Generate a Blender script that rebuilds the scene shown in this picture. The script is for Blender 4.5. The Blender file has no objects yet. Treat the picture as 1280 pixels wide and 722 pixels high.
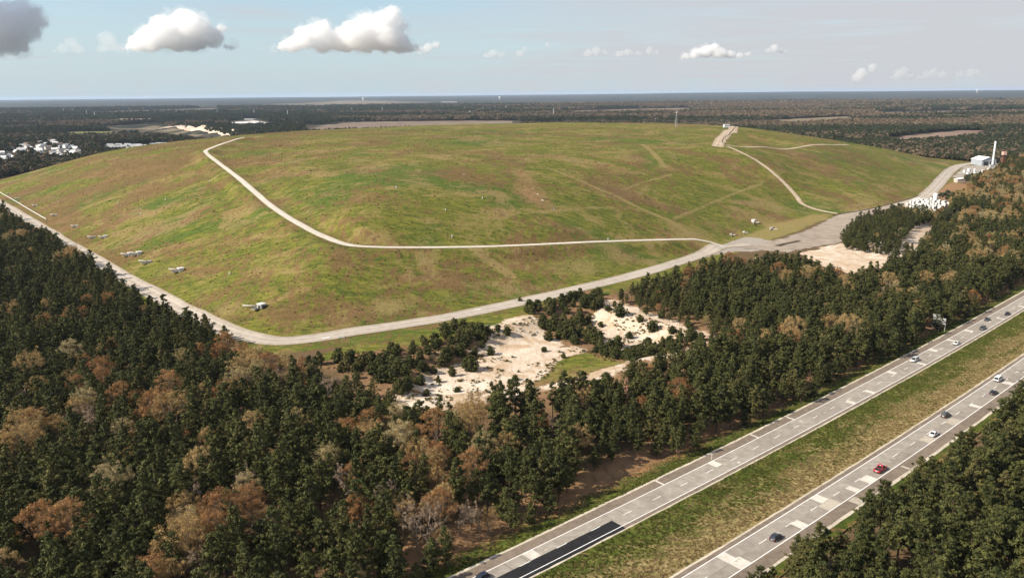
# Capped landfill hill above a pine wood and a dual carriageway, seen from the air. Blender 4.5, procedural only.
import bpy, bmesh, math, random
import numpy as np
from mathutils import Vector, Matrix
R_ = math.radians
random.seed(7); rng = np.random.default_rng(7)
SC = bpy.context.scene; COL = SC.collection
D = {'apron': [(138.66, 594.09), (163.08, 596.19), (185.25, 608.99), (200.02, 590.82), (184.46, 553.56), (154.78, 543.34), (131.39, 527.75), (119.33, 517.69)],
 'autumn': [(-94.47, 304.89, 13.7, 28.0, 0.85), (-99.69, 290.4, 7.8, 24.8, 0.8), (-118.59, 318.38, 4.8, 11.8, 0.8), (-158.2, 280.35, 6.1, 7.9, 0.9), (-152.78, 225.29, 6.0, 13.9, 0.9), (-145.61, 240.64, 8.0, 13.7, 0.7),
            (-141.27, 254.4, 7.0, 9.9, 0.8), (-119.16, 240.0, 9.0, 11.7, 0.75), (-97.32, 224.02, 5.5, 8.8, 0.6), (-208.35, 366.52, 4.7, 9.9, 0.9), (-175.88, 317.97, 3.4, 7.5, 0.9), (-73.64, 178.35, 11.1, 23.1, 0.92),
            (-72.45, 157.4, 7.2, 13.6, 0.7), (-47.01, 194.65, 4.8, 13.1, 0.95), (-37.88, 185.74, 5.4, 10.3, 0.8), (-27.53, 214.06, 6.1, 13.1, 0.9), (-16.23, 203.49, 7.2, 12.9, 0.9), (-12.74, 236.13, 5.7, 9.1, 0.95),
            (-65.92, 277.78, 9.6, 16.0, 0.85), (-44.8, 228.15, 2.5, 4.9, 0.9), (-18.98, 183.3, 10.3, 12.4, 0.85), (-36.09, 155.24, 5.0, 6.9, 0.6), (103.64, 344.7, 3.6, 13.5, 0.95), (111.0, 322.35, 2.7, 9.6, 0.9),
            (119.98, 325.56, 4.8, 9.9, 0.95), (147.73, 336.79, 7.7, 13.4, 0.9), (132.9, 317.1, 3.0, 8.3, 0.8), (197.96, 372.35, 4.6, 20.1, 0.98), (195.98, 398.37, 4.9, 15.0, 0.9), (170.75, 431.02, 26.5, 16.8, 0.55),
            (138.44, 476.39, 14.6, 14.8, 0.7), (101.77, 444.26, 13.7, 21.4, 0.25), (306.16, 501.43, 15.1, 21.3, 0.75), (306.93, 475.71, 8.6, 16.7, 0.7), (471.28, 764.44, 29.7, 126.0, 0.75), (568.99, 901.83, 34.6, 176.2, 0.6),
            (434.6, 674.34, 13.2, 54.8, 0.6), (-447.81, 703.51, 11.2, 41.4, 0.8), (-374.81, 599.53, 7.6, 30.2, 0.9), (-294.22, 506.89, 9.7, 18.4, 0.9), (-122.21, 261.4, 2.9, 6.7, 0.8), (-148.53, 234.28, 15.5, 10.3, 0.4),
            (-104.92, 191.34, 34.3, 45.8, 0.06), (-114.34, 161.29, 4.6, 11.6, 0.5), (63.41, 150.61, 5.8, 5.0, 0.7), (87.68, 157.86, 5.4, 6.3, 0.25), (57.83, 367.06, 11.5, 14.7, 0.25), (-54.89, 238.45, 5.2, 9.4, 0.5),
            (-70.56, 238.83, 4.7, 6.8, 0.8), (16.84, 265.55, 2.9, 6.4, 0.3), (26.78, 280.43, 7.8, 8.9, 0.4), (-0.39, 237.13, 7.7, 7.8, 0.3), (-27.55, 225.36, 6.2, 7.2, 0.6), (189.31, 402.13, 24.8, 22.7, 0.25)],
 'band_left': [(-83.79, 314.56), (-70.42, 328.88), (-43.3, 337.03), (-29.46, 353.42), (-10.92, 361.81), (-12.05, 347.91), (-17.83, 329.5), (-27.9, 323.29), (-34.91, 307.23), (-37.11, 288.96), (-39.58, 274.16), (-48.93, 280.84),
               (-68.52, 302.45)],
 'band_mid': [(6.16, 397.09), (21.43, 409.43), (34.01, 433.49), (49.74, 440.39), (47.98, 408.44), (41.74, 377.87), (46.67, 353.48), (53.47, 336.35), (54.57, 320.85), (43.7, 329.85), (34.74, 346.42), (25.16, 351.66),
              (18.99, 362.14), (12.65, 378.87)],
 'band_right': [(49.97, 331.9), (58.16, 343.26), (70.89, 352.7), (82.04, 352.34), (89.52, 344.68), (80.7, 333.22), (62.16, 324.9)],
 'banks': [([(-1733.24, 3356.77), (-1800.23, 3606.52), (-1724.91, 3636.6), (-1645.7, 3719.26)], 17), ([(-1160.14, 2845.15), (-1040.52, 2694.89), (-917.67, 2503.75), (-792.2, 2289.62)], 17),
           ([(-1376.91, 3106.93), (-1334.2, 3174.89), (-1189.82, 2918.7)], 9)],
 'bench': [(153.24, 559.02, 1), (134.11, 564.75, 6), (59.38, 521.27, 13), (0.26, 483.66, 18), (-38.33, 467.35, 20.5), (-75.48, 458.83, 22.5), (-94.51, 459.61, 23.5), (-108.66, 470.56, 25), (-132.3, 498.09, 29),
           (-169.48, 556.68, 34), (-228.69, 668.73, 42), (-279.17, 764.17, 47), (-323.09, 848.06, 52), (-337.98, 897.76, 53), (-348.09, 1001.57, 56), (-344.6, 1037.23, 58)],
 'blocks': [(355.83, 711.75), (390.65, 778.91), (415.99, 807.36), (434.99, 812.28), (431.23, 770.27), (399.19, 713.86), (365.45, 678.42), (363.15, 701.62)],
 'cam': {'F': (0.0, 0.97069, -0.24033), 'H': 110, 'R': (0.99995, -0.00231, -0.00932), 'U': (0.0096, 0.24032, 0.97065), 'f': 985.51},
 'cl': [],
 'clear': [(21.71, 210.52), (28.78, 220.65), (38.95, 223.14), (49.1, 224.57), (36.88, 210.22), (23.92, 198.78), (18.1, 195.82)],
 'clouds': {'A': [(-0.53563, 0.84091, 0.07729, 0.03452), (-0.51712, 0.85183, 0.0835, 0.0264), (-0.50091, 0.86076, 0.09045, 0.0203), (-0.51358, 0.85534, 0.06813, 0.01827), (-0.52676, 0.8479, 0.05988, 0.01421),
                  (-0.49181, 0.86611, 0.08932, 0.01015), (-0.51015, 0.85779, 0.06275, 0.01015)],
            'B': [(-0.47519, 0.87785, 0.05973, 0.00711), (-0.46765, 0.88141, 0.06639, 0.00711), (-0.46189, 0.8849, 0.06005, 0.00812), (-0.48076, 0.87498, 0.05717, 0.00508)],
            'B2': [(-0.43509, 0.89762, 0.07055, 0.01015), (-0.43994, 0.89598, 0.06055, 0.00914), (-0.42866, 0.90142, 0.06079, 0.00914)],
            'C': [(-0.41091, 0.90939, 0.06449, 0.01218), (-0.39678, 0.91513, 0.07149, 0.01726), (-0.38272, 0.92023, 0.08188, 0.01726), (-0.36891, 0.9252, 0.08894, 0.01726), (-0.35695, 0.93017, 0.08589, 0.01726),
                  (-0.34678, 0.93458, 0.07935, 0.01523), (-0.3348, 0.93948, 0.07273, 0.01218), (-0.3303, 0.94014, 0.08396, 0.00711), (-0.32195, 0.94457, 0.06428, 0.00609), (-0.37662, 0.9237, 0.07024, 0.01624),
                  (-0.35766, 0.93143, 0.06719, 0.0132), (-0.39657, 0.91595, 0.06141, 0.01015), (-0.41861, 0.90611, 0.06099, 0.00812), (-0.36033, 0.92789, 0.09587, 0.00914)],
            'E': [(-0.26739, 0.96152, 0.0631, 0.00812), (-0.25404, 0.96489, 0.06676, 0.01218), (-0.23835, 0.96822, 0.07576, 0.01421), (-0.22195, 0.97167, 0.08123, 0.01624), (-0.21849, 0.97341, 0.0688, 0.01421),
                  (-0.20006, 0.97696, 0.07428, 0.01624), (-0.18159, 0.98028, 0.07796, 0.0203), (-0.16711, 0.98193, 0.08876, 0.01827), (-0.15306, 0.98389, 0.0924, 0.01624), (-0.14152, 0.98492, 0.09957, 0.01117),
                  (-0.13181, 0.98712, 0.09071, 0.00914), (-0.14962, 0.98607, 0.07268, 0.0203), (-0.1311, 0.98896, 0.06907, 0.01421), (-0.17336, 0.9828, 0.06358, 0.0132), (-0.11721, 0.99107, 0.06358, 0.00812),
                  (-0.19643, 0.97857, 0.06171, 0.00914)],
            'F': [(-0.10796, 0.99246, 0.05806, 0.00508), (-0.09832, 0.9933, 0.06079, 0.00609), (-0.08866, 0.99404, 0.06351, 0.00508), (-0.10335, 0.99316, 0.05437, 0.00406)],
            'G': [(-0.0283, 0.99834, 0.05023, 0.00508), (-0.02048, 0.99834, 0.05388, 0.00609), (-0.01082, 0.99864, 0.05102, 0.00508), (0.01251, 0.99848, 0.05359, 0.00508), (0.01835, 0.99814, 0.05816, 0.00406),
                  (0.04639, 0.99697, 0.06245, 0.00406)],
            'H': [(0.09459, 0.99413, 0.0526, 0.00609), (0.1041, 0.99303, 0.05522, 0.00609), (0.11369, 0.99214, 0.05232, 0.00508), (0.13273, 0.98988, 0.05018, 0.00609), (0.14211, 0.98849, 0.05186, 0.00609),
                  (0.15439, 0.98675, 0.04981, 0.00508), (0.16725, 0.98438, 0.05507, 0.00508), (0.17483, 0.98326, 0.05128, 0.00406)],
            'I': [(0.20995, 0.97663, 0.04604, 0.00609), (0.22057, 0.97407, 0.05036, 0.00711), (0.23297, 0.97105, 0.0528, 0.00812), (0.24076, 0.96896, 0.05621, 0.00609), (0.24736, 0.96765, 0.04977, 0.00812),
                  (0.25804, 0.96496, 0.04773, 0.00609), (0.26864, 0.96216, 0.04569, 0.00508), (0.27804, 0.95941, 0.04726, 0.00406)],
            'J': [(0.29987, 0.95261, 0.05114, 0.00406), (0.30547, 0.95064, 0.05451, 0.00508), (0.31161, 0.94885, 0.05082, 0.00406), (0.3175, 0.94695, 0.04978, 0.00305)],
            'K': [(0.39164, 0.9199, 0.01998, 0.00609), (0.39574, 0.91802, 0.02509, 0.00609), (0.40429, 0.91414, 0.03005, 0.00508), (0.39424, 0.91886, 0.01645, 0.00406)],
            'K2': [(0.42592, 0.90456, 0.01927, 0.00508), (0.43192, 0.90159, 0.02424, 0.00609), (0.44011, 0.89771, 0.02066, 0.00508), (0.43373, 0.90062, 0.02759, 0.00406)],
            'L': [(0.45535, 0.89004, 0.02199, 0.00508), (0.46059, 0.88728, 0.02437, 0.00508), (0.46767, 0.88364, 0.02168, 0.00508), (0.44874, 0.89347, 0.01877, 0.00406)],
            'M': [(0.48367, 0.87499, 0.02128, 0.00508), (0.48993, 0.87144, 0.02358, 0.00508), (0.49638, 0.86779, 0.02341, 0.00406), (0.50066, 0.86543, 0.01921, 0.00305)]},
 'dead': [(40.68, 264.5, 11), (71.32, 314.12, 10), (7.29, 272.97, 8)],
 'ditch': [(290.83, 709.33), (329.27, 736.14), (371.34, 773.27), (418.44, 820.59), (459.34, 871.11), (507.78, 943.31), (558.61, 1020.63), (610.43, 1101.02)],
 'ditch2': [(370.63, 1316.06), (311.28, 1131.84), (275.27, 1029.37), (253.59, 957.88), (253.65, 932.84), (264.67, 925.26)],
 'earth': [(443.12, 831.2), (481.67, 884.85), (535.34, 962.32), (545.41, 935.41), (508.83, 867.87), (463.37, 803.89), (441.22, 793.18)],
 'fields': [('pinkish cleared field just behind the crest of the hill', 'pink', [(-759.25, 2960.07), (-623.18, 3338.25), (-261.91, 3382.54), (39.33, 3297.42), (32.94, 2771.71), (-366.73, 2669.37), (-629.53, 2497.98)]),
            ('thin tan field beyond the wood above the sand quarry', 'tan', [(-3419.06, 6426.69), (-2786.45, 7664.06), (-2128.25, 6010.8), (-2727.32, 5319.42)]),
            ('brown bare field right of the hill', 'brown', [(874.72, 1875.32), (1056.42, 2068.25), (1239.13, 2211.79), (1294.11, 2200.14), (1190.6, 2001.51), (1003.32, 1852.93), (874.66, 1778.57)]),
            ('pale open lot right of the sand quarry', 'pale', [(-1226.95, 3501.76), (-1163.34, 3746.69), (-930.68, 3197.52), (-1031.18, 3024.73)]),
            ('long tan field far beyond the left crest of the hill', 'tan', [(-3160.69, 10398.97), (-3140.94, 15323.27), (-780.39, 11666.42), (-1744.97, 8498.46)]),
            ('light brown open strip far behind the hill top', 'pink', [(262.66, 5088.41), (1283.03, 5836.09), (1176.9, 4907.63), (347.39, 4269.27)]),
            ('green field strip behind the left shoulder of the hill', 'green', [(-1508.03, 2621.2), (-1247.73, 2864.56), (-1113.87, 2710.43), (-1275.12, 2378.43)]),
            ('tan floor of the sand quarry', 'tan', [(-1611.97, 3162.82), (-1533.41, 3487.09), (-1167.5, 2913.64), (-840.68, 2389.76), (-751.2, 2119.99), (-982.5, 2416.87), (-1372.23, 2827.25)]),
            ('tan scrub field right of the hill top', 'tan', [(984.04, 3075.44), (1447.47, 3454.8), (1331.76, 3066.77), (938.9, 2760.33)]),
            ('brown field at the right edge of the far woods', 'brown', [(1808.4, 4033.93), (2782.23, 4371.81), (2472.45, 3764.15), (1644.86, 3510.47)])],
 'foot': [(-700, 1180), (-690, 1060), (-727.06, 1068.58), (-581.85, 897.54), (-412.39, 695.76), (-302.09, 563.21), (-212.67, 452.73), (-166.52, 395.26), (-140.92, 369.81), (-121.37, 357.31), (-109.18, 354.38), (-92.06, 361.53),
          (-63.83, 376.92), (-33.38, 395.15), (-0.05, 420.27), (37.66, 450.55), (75.15, 480.91), (114.63, 526.12), (146.48, 571.32), (191.88, 631.72), (246.42, 696.31), (288.68, 722.68), (298.95, 717.01), (362.59, 771.44),
          (443.86, 854.55), (554.16, 1012.26), (635.06, 1137.92), (690, 1240), (640, 1420), (420, 1720), (60, 1850), (-320, 1700), (-600, 1400)],
 'gully': [(298.11, 718.68), (286.2, 778.79), (300, 760), (330, 900), (340, 1050)],
 'houses': [(-1002.24, 1495.1), (-1081.84, 1693.44), (-1145.9, 1885.43), (-1181.88, 2047.98), (-1148.23, 2042.6), (-901.94, 1692.99), (-805.7, 1509.21), (-822.96, 1455.7), (-929.77, 1524.33), (-871.93, 1376.85)],
 'hump': [(258.78, 594.49), (298.4, 652.44), (344.83, 693.37), (373.58, 700.96), (355.07, 637.01), (317.44, 577.95), (283.84, 548.59), (253.98, 532.85), (244.96, 550.54)],
 'humpface': [(275.53, 549.01), (299.1, 585.54), (322.19, 619.67), (339.12, 634.0), (330.84, 611.79), (305.63, 568.91), (279.62, 540.08)],
 'inlets': [(-580.07, 913.08, 0.7, 0), (-541.82, 866.73, 0.8, 0), (-481.95, 798.95, 0.9, 0), (-423.28, 728.94, 1, 0), (-368.76, 662.97, 1, 0), (-326.94, 610.29, 1, 1), (-313.53, 601.38, 1, 2), (-263.55, 535.22, 1.2, 2),
            (-255.57, 531.41, 1.3, 2), (-237.47, 506.56, 1.5, 1), (-202.79, 471.9, 1.3, 2), (-126.49, 384.3, 2.0, 3)],
 'line1': [(127.19, 612.71), (164.81, 670.8), (209.96, 735.48), (244.75, 776.29), (253.86, 793.47)],
 'line2': [(94.11, 657.23), (113.23, 693.73), (152.22, 748.79)],
 'line3': [(0.48, 535.29), (29.04, 558.76), (60.55, 588.1), (80.53, 602.98)],
 'line4': [(-147.38, 739.98), (-117.79, 695.63), (-91.36, 655.41)],
 'line5': [(-61.22, 779.68), (-31.68, 826.17), (1.19, 746.06), (34.16, 685.87)],
 'mast': [(253.86, 1232.69)],
 'patch': [(24.17, 337.26), (34.39, 342.82), (42.91, 337.84), (50.76, 325.24), (41.46, 311.96), (32.05, 301.53), (18.51, 291.85), (8.27, 286.03), (7.36, 298.48), (16.59, 315.72)],
 'perimeter': [(-817.83, 1144.48), (-655.76, 968.24), (-553.3, 851.95), (-392.07, 659.9), (-310.86, 563.18), (-249.69, 490.32), (-198.87, 431.55), (-166.07, 393.96), (-140.11, 367.4), (-123.35, 353.92), (-107.2, 347.27),
               (-90.07, 352.86), (-76.74, 361.35), (-55.32, 372.73), (-32.72, 386.28), (-0.08, 410.23), (36.88, 440.9), (57.38, 457.9), (79.77, 478.41), (111.88, 512.87), (150.21, 558.28), (175.49, 575.65)],
 'pines_extra': [],
 'pipe': [(-635.28, 970.49), (-604.13, 933.35), (-533.2, 847.81), (-472.3, 773.6), (-426.35, 717.96)],
 'pit': [(-47.43, 314.52), (-29.46, 343.63), (-9.86, 365.76), (10.09, 387.76), (25.12, 399.56), (44.64, 405.28), (60.92, 385.97), (77.2, 365.54), (90.71, 349.55), (72.95, 326.76), (46.45, 311.81), (15.32, 291.05),
         (-12.48, 279.89), (-38.79, 272.58), (-47.37, 290.98)],
 'plant': {'bits': [(633.93, 1095.25), (637.1, 1089.18), (639.19, 1083.27), (639.22, 1072.05), (614.59, 1074.47), (594.39, 1044.0), (602.4, 1043.23), (610.4, 1042.47), (614.53, 1036.86), (624.37, 1041.13), (642.28, 1060.76),
                    (661.9, 1081.01), (673.55, 1091.27), (584.61, 1004.47), (597.7, 1013.08), (598.12, 1003.23), (657.95, 1092.84), (690.61, 1125.2)],
           'hall': (706.86, 1188.17),
           'shed': (549.28, 961.09),
           'silo': (711.28, 1148.07),
           'stack': (683.12, 1125.98)},
 'plantroad': [(374.31, 762.89), (426.15, 819.35), (463.94, 871.42), (507.3, 938.67), (556.69, 1016.89), (608.77, 1097.78), (667.05, 1178.98), (721.9, 1228.87)],
 'plantyard': [(566.48, 1015.98), (665.66, 1165.87), (740.48, 1212.35), (711.61, 1135.39), (615.18, 1011.46), (560.4, 960.12)],
 'poles': [(-3063.79, 5548.46, 45.0), (-2988.09, 5520.07, 51.0), (-2405.92, 4590.96, 52.6), (-2099.65, 4080.5, 55.9), (-2191.84, 4678.3, 36.7), (-1969.51, 4769.0, 34.0), (-1694.02, 4673.08, 30.3), (-1346.82, 4246.77, 40.7),
           (-1112.09, 4035.03, 40.4), (-1142.44, 4827.96, 30.2), (-971.19, 4955.46, 30.8), (-772.5, 4877.97, 35.1), (-287.17, 5098.97, 31.1), (-169.38, 5049.04, 30.8), (-103.28, 5250.6, 32.0), (-30.32, 5218.26, 31.8),
           (194.36, 3624.16, 62.6)],
 'pumps': [(204.62, 659.57), (214.82, 642.34), (172.22, 609.74), (186.1, 622.93)],
 'quarry': [(-1594.14, 3158.58), (-1506.93, 3387.79), (-794.63, 2290.06), (-694.92, 1970.17), (-905.64, 2225.45), (-1220.22, 2563.94)],
 'redsoil': [(0.92, 679.91), (11.2, 678.95), (30.34, 584.27), (37.32, 554.76), (17.25, 546.59), (0.64, 586.45)],
 'rill1': [(-21.94, 466.81), (-19.0, 464.14), (-11.77, 460.03), (0.07, 448.31)],
 'sandA': [(-44.58, 305.57), (-37.62, 317.29), (-29.27, 341.25), (-18.94, 353.08), (-9.83, 364.42), (-0.16, 376.46), (10.05, 386.27), (20.92, 399.71), (29.69, 393.14), (39.78, 399.02), (51.6, 409.97), (61.59, 390.47),
           (77.46, 366.89), (89.61, 349.59), (81.21, 335.49), (66.02, 326.97), (54.91, 322.96), (41.68, 327.7), (34.28, 341.63), (25.77, 339.54), (22.84, 328.27), (16.44, 312.68), (7.63, 296.64), (-0.36, 286.26), (-12.42, 278.26),
           (-23.99, 272.2), (-38.0, 271.01), (-43.91, 284.03)],
 'sandC': [(201.73, 541.04), (223.76, 554.58), (235.74, 539.37), (238.87, 517.33), (255.63, 524.54), (290.83, 551.21), (343.84, 618.45), (383.27, 672.89), (385.9, 664.03), (338.58, 597.09), (275.53, 520.9), (233.43, 487.73),
           (210.32, 475.0), (202.18, 498.73)],
 'scar': [(14.38, 611.81), (17.18, 601.34), (27.14, 566.88), (24.97, 570.12)],
 'shrubs': [(-10.03, 339.79, 4.5), (-32.18, 358.64, 6), (-28.05, 364.97, 6.5), (-23.18, 360.91, 6.5), (-19.23, 358.22, 6), (-15.47, 359.38, 5.5), (-11.62, 357.98, 5), (-20.68, 349.58, 6), (-25.13, 343.75, 6), (-23.47, 334.53, 6),
            (-18.04, 318.34, 7.5), (-25.39, 311.55, 5), (-7.15, 364.28, 3.5), (-2.51, 362.83, 4.5), (-30.41, 304.02, 3.5), (-33.28, 313.74, 3.5), (-22.16, 292.92, 2.4), (-8.72, 298.81, 2.2), (-1.32, 301.36, 2.2),
            (0.98, 305.98, 2.5), (2.39, 315.73, 1.3), (5.85, 303.02, 1.8), (14.38, 343.71, 2.6), (22.55, 334.26, 2.8), (17.4, 360.88, 5.5), (19.76, 376.94, 7), (19.41, 394.49, 7.5), (12.97, 400.9, 5.5), (9.33, 407.41, 4),
            (4.28, 415.84, 3), (29.49, 354.15, 5), (28.38, 364.44, 6), (26.42, 375.32, 5.5), (34.81, 385.0, 7), (38.93, 403.13, 7.5), (36.86, 360.25, 6), (38.86, 353.85, 6), (44.61, 381.77, 3), (40.7, 350.09, 5),
            (55.03, 387.24, 7), (56.25, 362.22, 4), (47.8, 347.44, 4.5), (50.75, 334.53, 5), (54.83, 337.81, 5), (59.16, 342.32, 5), (63.12, 350.61, 4.5), (67.63, 365.8, 5.5), (69.95, 365.72, 3), (63.59, 376.86, 4),
            (75.97, 358.99, 4), (71.94, 344.29, 2), (78.55, 351.35, 3.5), (84.86, 351.15, 3.5), (-81.7, 315.11, 6.5), (-73.85, 317.91, 6.5), (-68.51, 316.74, 6.5), (-62.52, 313.58, 6.5), (-59.14, 313.48, 6), (-54.52, 305.62, 6),
            (-62.94, 306.8, 6.5), (-51.21, 299.05, 5.5), (-47.46, 295.36, 4.5), (-43.97, 332.92, 5.5), (-43.41, 314.03, 5), (-38.23, 312.89, 5), (-38.51, 297.8, 3.5), (-40.94, 286.55, 5.5), (-42.95, 280.83, 5.5),
            (-51.1, 333.13, 3), (-37.11, 328.34, 4.5), (-34.3, 335.97, 5), (-41.41, 345.43, 4), (-33.4, 285.52, 3), (50.01, 396.47, 3), (54.14, 402.59, 4), (74.67, 380.74, 4), (84.86, 361.29, 4)],
 'sidetrack': [(251.24, 930.81), (269.34, 921.99), (312.37, 969.42), (370.67, 1023.14), (506.21, 1199.09)],
 'strip': [(-85.28, 324.99), (-73.8, 346.22), (-53.5, 359.29), (-31.62, 371.93), (-0.12, 394.2), (26.13, 416.0), (50.65, 440.35), (76.69, 459.17), (48.63, 422.09), (39.78, 399.02), (25.12, 399.56), (10.09, 387.76),
           (-9.86, 365.76), (-29.64, 346.03), (-49.59, 330.45), (-64.92, 318.09), (-77.24, 312.36)],
 'swale1': [(34.16, 685.87), (54.21, 659.57), (72.32, 641.43), (84.48, 634.16), (101.26, 616.72), (123.46, 606.46), (132.47, 589.53)],
 'swale2': [(148.76, 902.64), (149.8, 821.74), (149.96, 769.4)],
 'toproad': [(233.62, 901.79), (249.23, 955.86), (281.03, 1055.28), (318.49, 1167.01), (343.3, 1236.12), (736.12, 2614.34)],
 'track': [(299.65, 718.69), (284.49, 731.54), (276.64, 745.77), (278.27, 766.39), (276.82, 788.67), (269.41, 815.29), (261.39, 842.3), (253.62, 875.94), (246.84, 914.15)],
 'trailer': [(332.5, 1237.31)],
 'trailers': [(-888.4, 1740.26), (-970.18, 1918.44), (-891.86, 1906.52), (-792.45, 1953.28), (-765.44, 1857.8), (-810.35, 1808.06), (-807.2, 1704.21)],
 'ware': [(-1817.11, 3292.59, 200.0, 7.8), (-2266.8, 3582.73, 72.1, 8.7), (-2184.55, 3561.62, 25.1, 8.5), (-1479.15, 2415.96, 56.9, 10.1), (-1461.68, 2324.01, 15.6, 8.4), (-1462.82, 2459.89, 27.5, 4.4),
          (-1732.28, 2841.48, 19.4, 6.8), (-1303.64, 3623.98, 59.9, 6.3), (-583.63, 3747.04, 85.8, 11.6), (-500.14, 3971.61, 90.3, 7.4), (-420.79, 4082.89, 50.3, 8.4), (-571.54, 5000.81, 77.9, 8.2), (-460.43, 5172.43, 85.1, 8.5),
          (-240.3, 4670.41, 94.4, 14.3), (-809.86, 10673.58, 202.7, 13.2), (-1061.42, 3188.85, 103.6, 6.9), (-910.66, 3033.4, 90.9, 4.9), (349.76, 3074.78, 44.5, 3.8), (491.0, 3079.7, 79.2, 3.8), (583.15, 3190.39, 24.1, 4.0),
          (81.76, 2941.15, 34.8, 4.5), (149.12, 2886.25, 22.7, 4.4), (-3400.84, 5786.7, 29.5, 10.9), (-3309.2, 5751.66, 36.4, 10.8), (742.14, 1769.99, 14.9, 3.1), (-1233.22, 3767.03, 66.0, 4.9), (-176.9, 4840.49, 48.7, 7.4)],
 'wells': [(-353.7, 708.53), (-294.95, 672.17), (-304.96, 645.4), (-264.89, 695.78), (-36.59, 618.36), (-43.71, 522.26), (-20.27, 554.94), (-37.06, 484.36), (-81.26, 557.98), (30.41, 563.01), (-474.93, 816.67), (-454.8, 790.89),
           (-162.17, 442.09), (66.07, 532.05)],
 'wet': [(194.33, 566.11), (204.27, 576.43), (216.84, 586.75)],
 'woodA_head': [(-783.85, 1024.75), (-559.59, 812.63), (-467.96, 719.24), (-341.17, 573.63), (-263.48, 476.07), (-183.91, 381.54), (-160.84, 359.75), (-132.95, 332.42), (-111.75, 308.82), (-96.23, 306.21), (-87.02, 299.71),
                (-75.47, 286.86), (-63.37, 280.19), (-49.87, 271.23), (-42.49, 264.51), (-37.05, 247.14), (-21.54, 243.96), (-8.45, 249.25), (5.18, 255.51), (13.85, 263.0), (26.05, 272.5), (37.8, 284.51), (50.08, 294.58),
                (66.74, 299.04), (78.7, 309.08), (92.25, 348.26), (90.98, 358.45), (74.64, 372.5), (61.82, 391.99), (51.8, 411.64), (47.25, 425.69), (43.25, 393.6), (70.94, 425.03), (97.99, 448.47), (128.02, 474.5),
                (159.38, 480.34), (176.39, 472.22), (181.3, 446.92), (191.2, 431.82), (213.17, 445.5), (238.6, 469.29), (280.45, 517.05), (312.21, 545.75), (377.39, 656.05), (411.78, 738.57), (459.44, 804.18), (505.45, 868.14),
                (615.18, 1011.46), (751.8, 1197.01), (839.06, 1260.52), (978.64, 1244.13)],
 'yard': [(158.75, 557.85), (174.88, 554.04), (192.52, 538.65), (217.55, 557.91), (249.61, 578.25), (276.15, 629.86), (303.8, 664.7), (338.74, 703.18), (370.14, 741.37), (409.63, 783.45), (450.79, 851.04), (421.22, 826.23),
          (371.89, 774.43), (332.62, 743.89), (298.37, 715.46), (231.62, 624.77), (189.17, 581.42)],
 'yellow': [(176.14, 598.94), (216.25, 657.29), (241.42, 681.58), (275.51, 716.94), (289.62, 706.31), (234.29, 632.24), (194.18, 587.77)]}
EXPO = 0.72
def poly_sd(px, py, poly):
    """signed distance to a closed polygon, positive inside"""
    n = len(poly); best = np.full(px.shape, 1e18); ins = np.zeros(px.shape, bool)
    for i in range(n):
        x0, y0 = poly[i]; x1, y1 = poly[(i+1) % n]
        dx, dy = x1-x0, y1-y0; L = dx*dx+dy*dy+1e-12
        t = np.clip(((px-x0)*dx+(py-y0)*dy)/L, 0, 1)
        best = np.minimum(best, (px-x0-t*dx)**2+(py-y0-t*dy)**2)
        c = ((y0 > py) != (y1 > py)) & (px < (x1-x0)*(py-y0)/(y1-y0+1e-12)+x0)
        ins ^= c
    d = np.sqrt(best)
    return np.where(ins, d, -d)

def line_d(px, py, line):
    """distance to a polyline of (x, y[, z]) and the z along it"""
    best = np.full(px.shape, 1e18); z = np.zeros(px.shape)
    for a, b in zip(line, line[1:]):
        dx, dy = b[0]-a[0], b[1]-a[1]; L = dx*dx+dy*dy+1e-12
        t = np.clip(((px-a[0])*dx+(py-a[1])*dy)/L, 0, 1)
        q = (px-a[0]-t*dx)**2+(py-a[1]-t*dy)**2
        m = q < best; best = np.where(m, q, best)
        if len(a) > 2: z = np.where(m, a[2]+t*(b[2]-a[2]), z)
    return np.sqrt(best), z

def smooth(e0, e1, x):
    t = np.clip((x-e0)/(e1-e0), 0, 1); return t*t*(3-2*t)

def vnoise(x, y, seed=0):
    """value noise, -1..1"""
    xi = np.floor(x).astype(np.int64); yi = np.floor(y).astype(np.int64); fx = x-xi; fy = y-yi
    fx = fx*fx*(3-2*fx); fy = fy*fy*(3-2*fy)
    def h(i, j):
        v = (i*374761393+j*668265263+seed*1442695041) & 0xffffffff
        v = ((v ^ (v >> 13))*1274126177) & 0xffffffff
        return ((v ^ (v >> 16)) & 0xffff)/32767.5-1
    a = h(xi, yi)*(1-fx)+h(xi+1, yi)*fx; b = h(xi, yi+1)*(1-fx)+h(xi+1, yi+1)*fx
    return a*(1-fy)+b*fy

def fbm(x, y, oct=4, seed=0):
    s = 0; a = 1
    for k in range(oct):
        s = s+a*vnoise(x*2**k+17.3*k, y*2**k-9.1*k, seed+k); a *= .5
    return s/1.9

def hw_frame(s):
    """highway centre reference (median side edge line of the far carriageway) at arc length s: x, y, heading"""
    k = math.radians(3.1)/330.
    s = np.asarray(s, float); sc = np.clip(s, 0, 330)
    th0 = math.radians(39.5); th = th0+k*sc
    x = 2.4+(np.sin(th)-math.sin(th0))/k; y = 163.8-(np.cos(th)-math.cos(th0))/k
    e = s-sc
    return x+e*np.cos(th), y+e*np.sin(th), th

def hw_pt(s, t):
    x, y, th = hw_frame(s)
    return x-t*np.sin(th), y+t*np.cos(th)

def hw_st(px, py):
    """inverse of hw_pt by stepping"""
    s = np.zeros(np.shape(px)); t = np.zeros(np.shape(px))
    for _ in range(6):
        x, y, th = hw_frame(s); s = s+(px-x)*np.cos(th)+(py-y)*np.sin(th)
        t = -(px-x)*np.sin(th)+(py-y)*np.cos(th)
    return s, t

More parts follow.
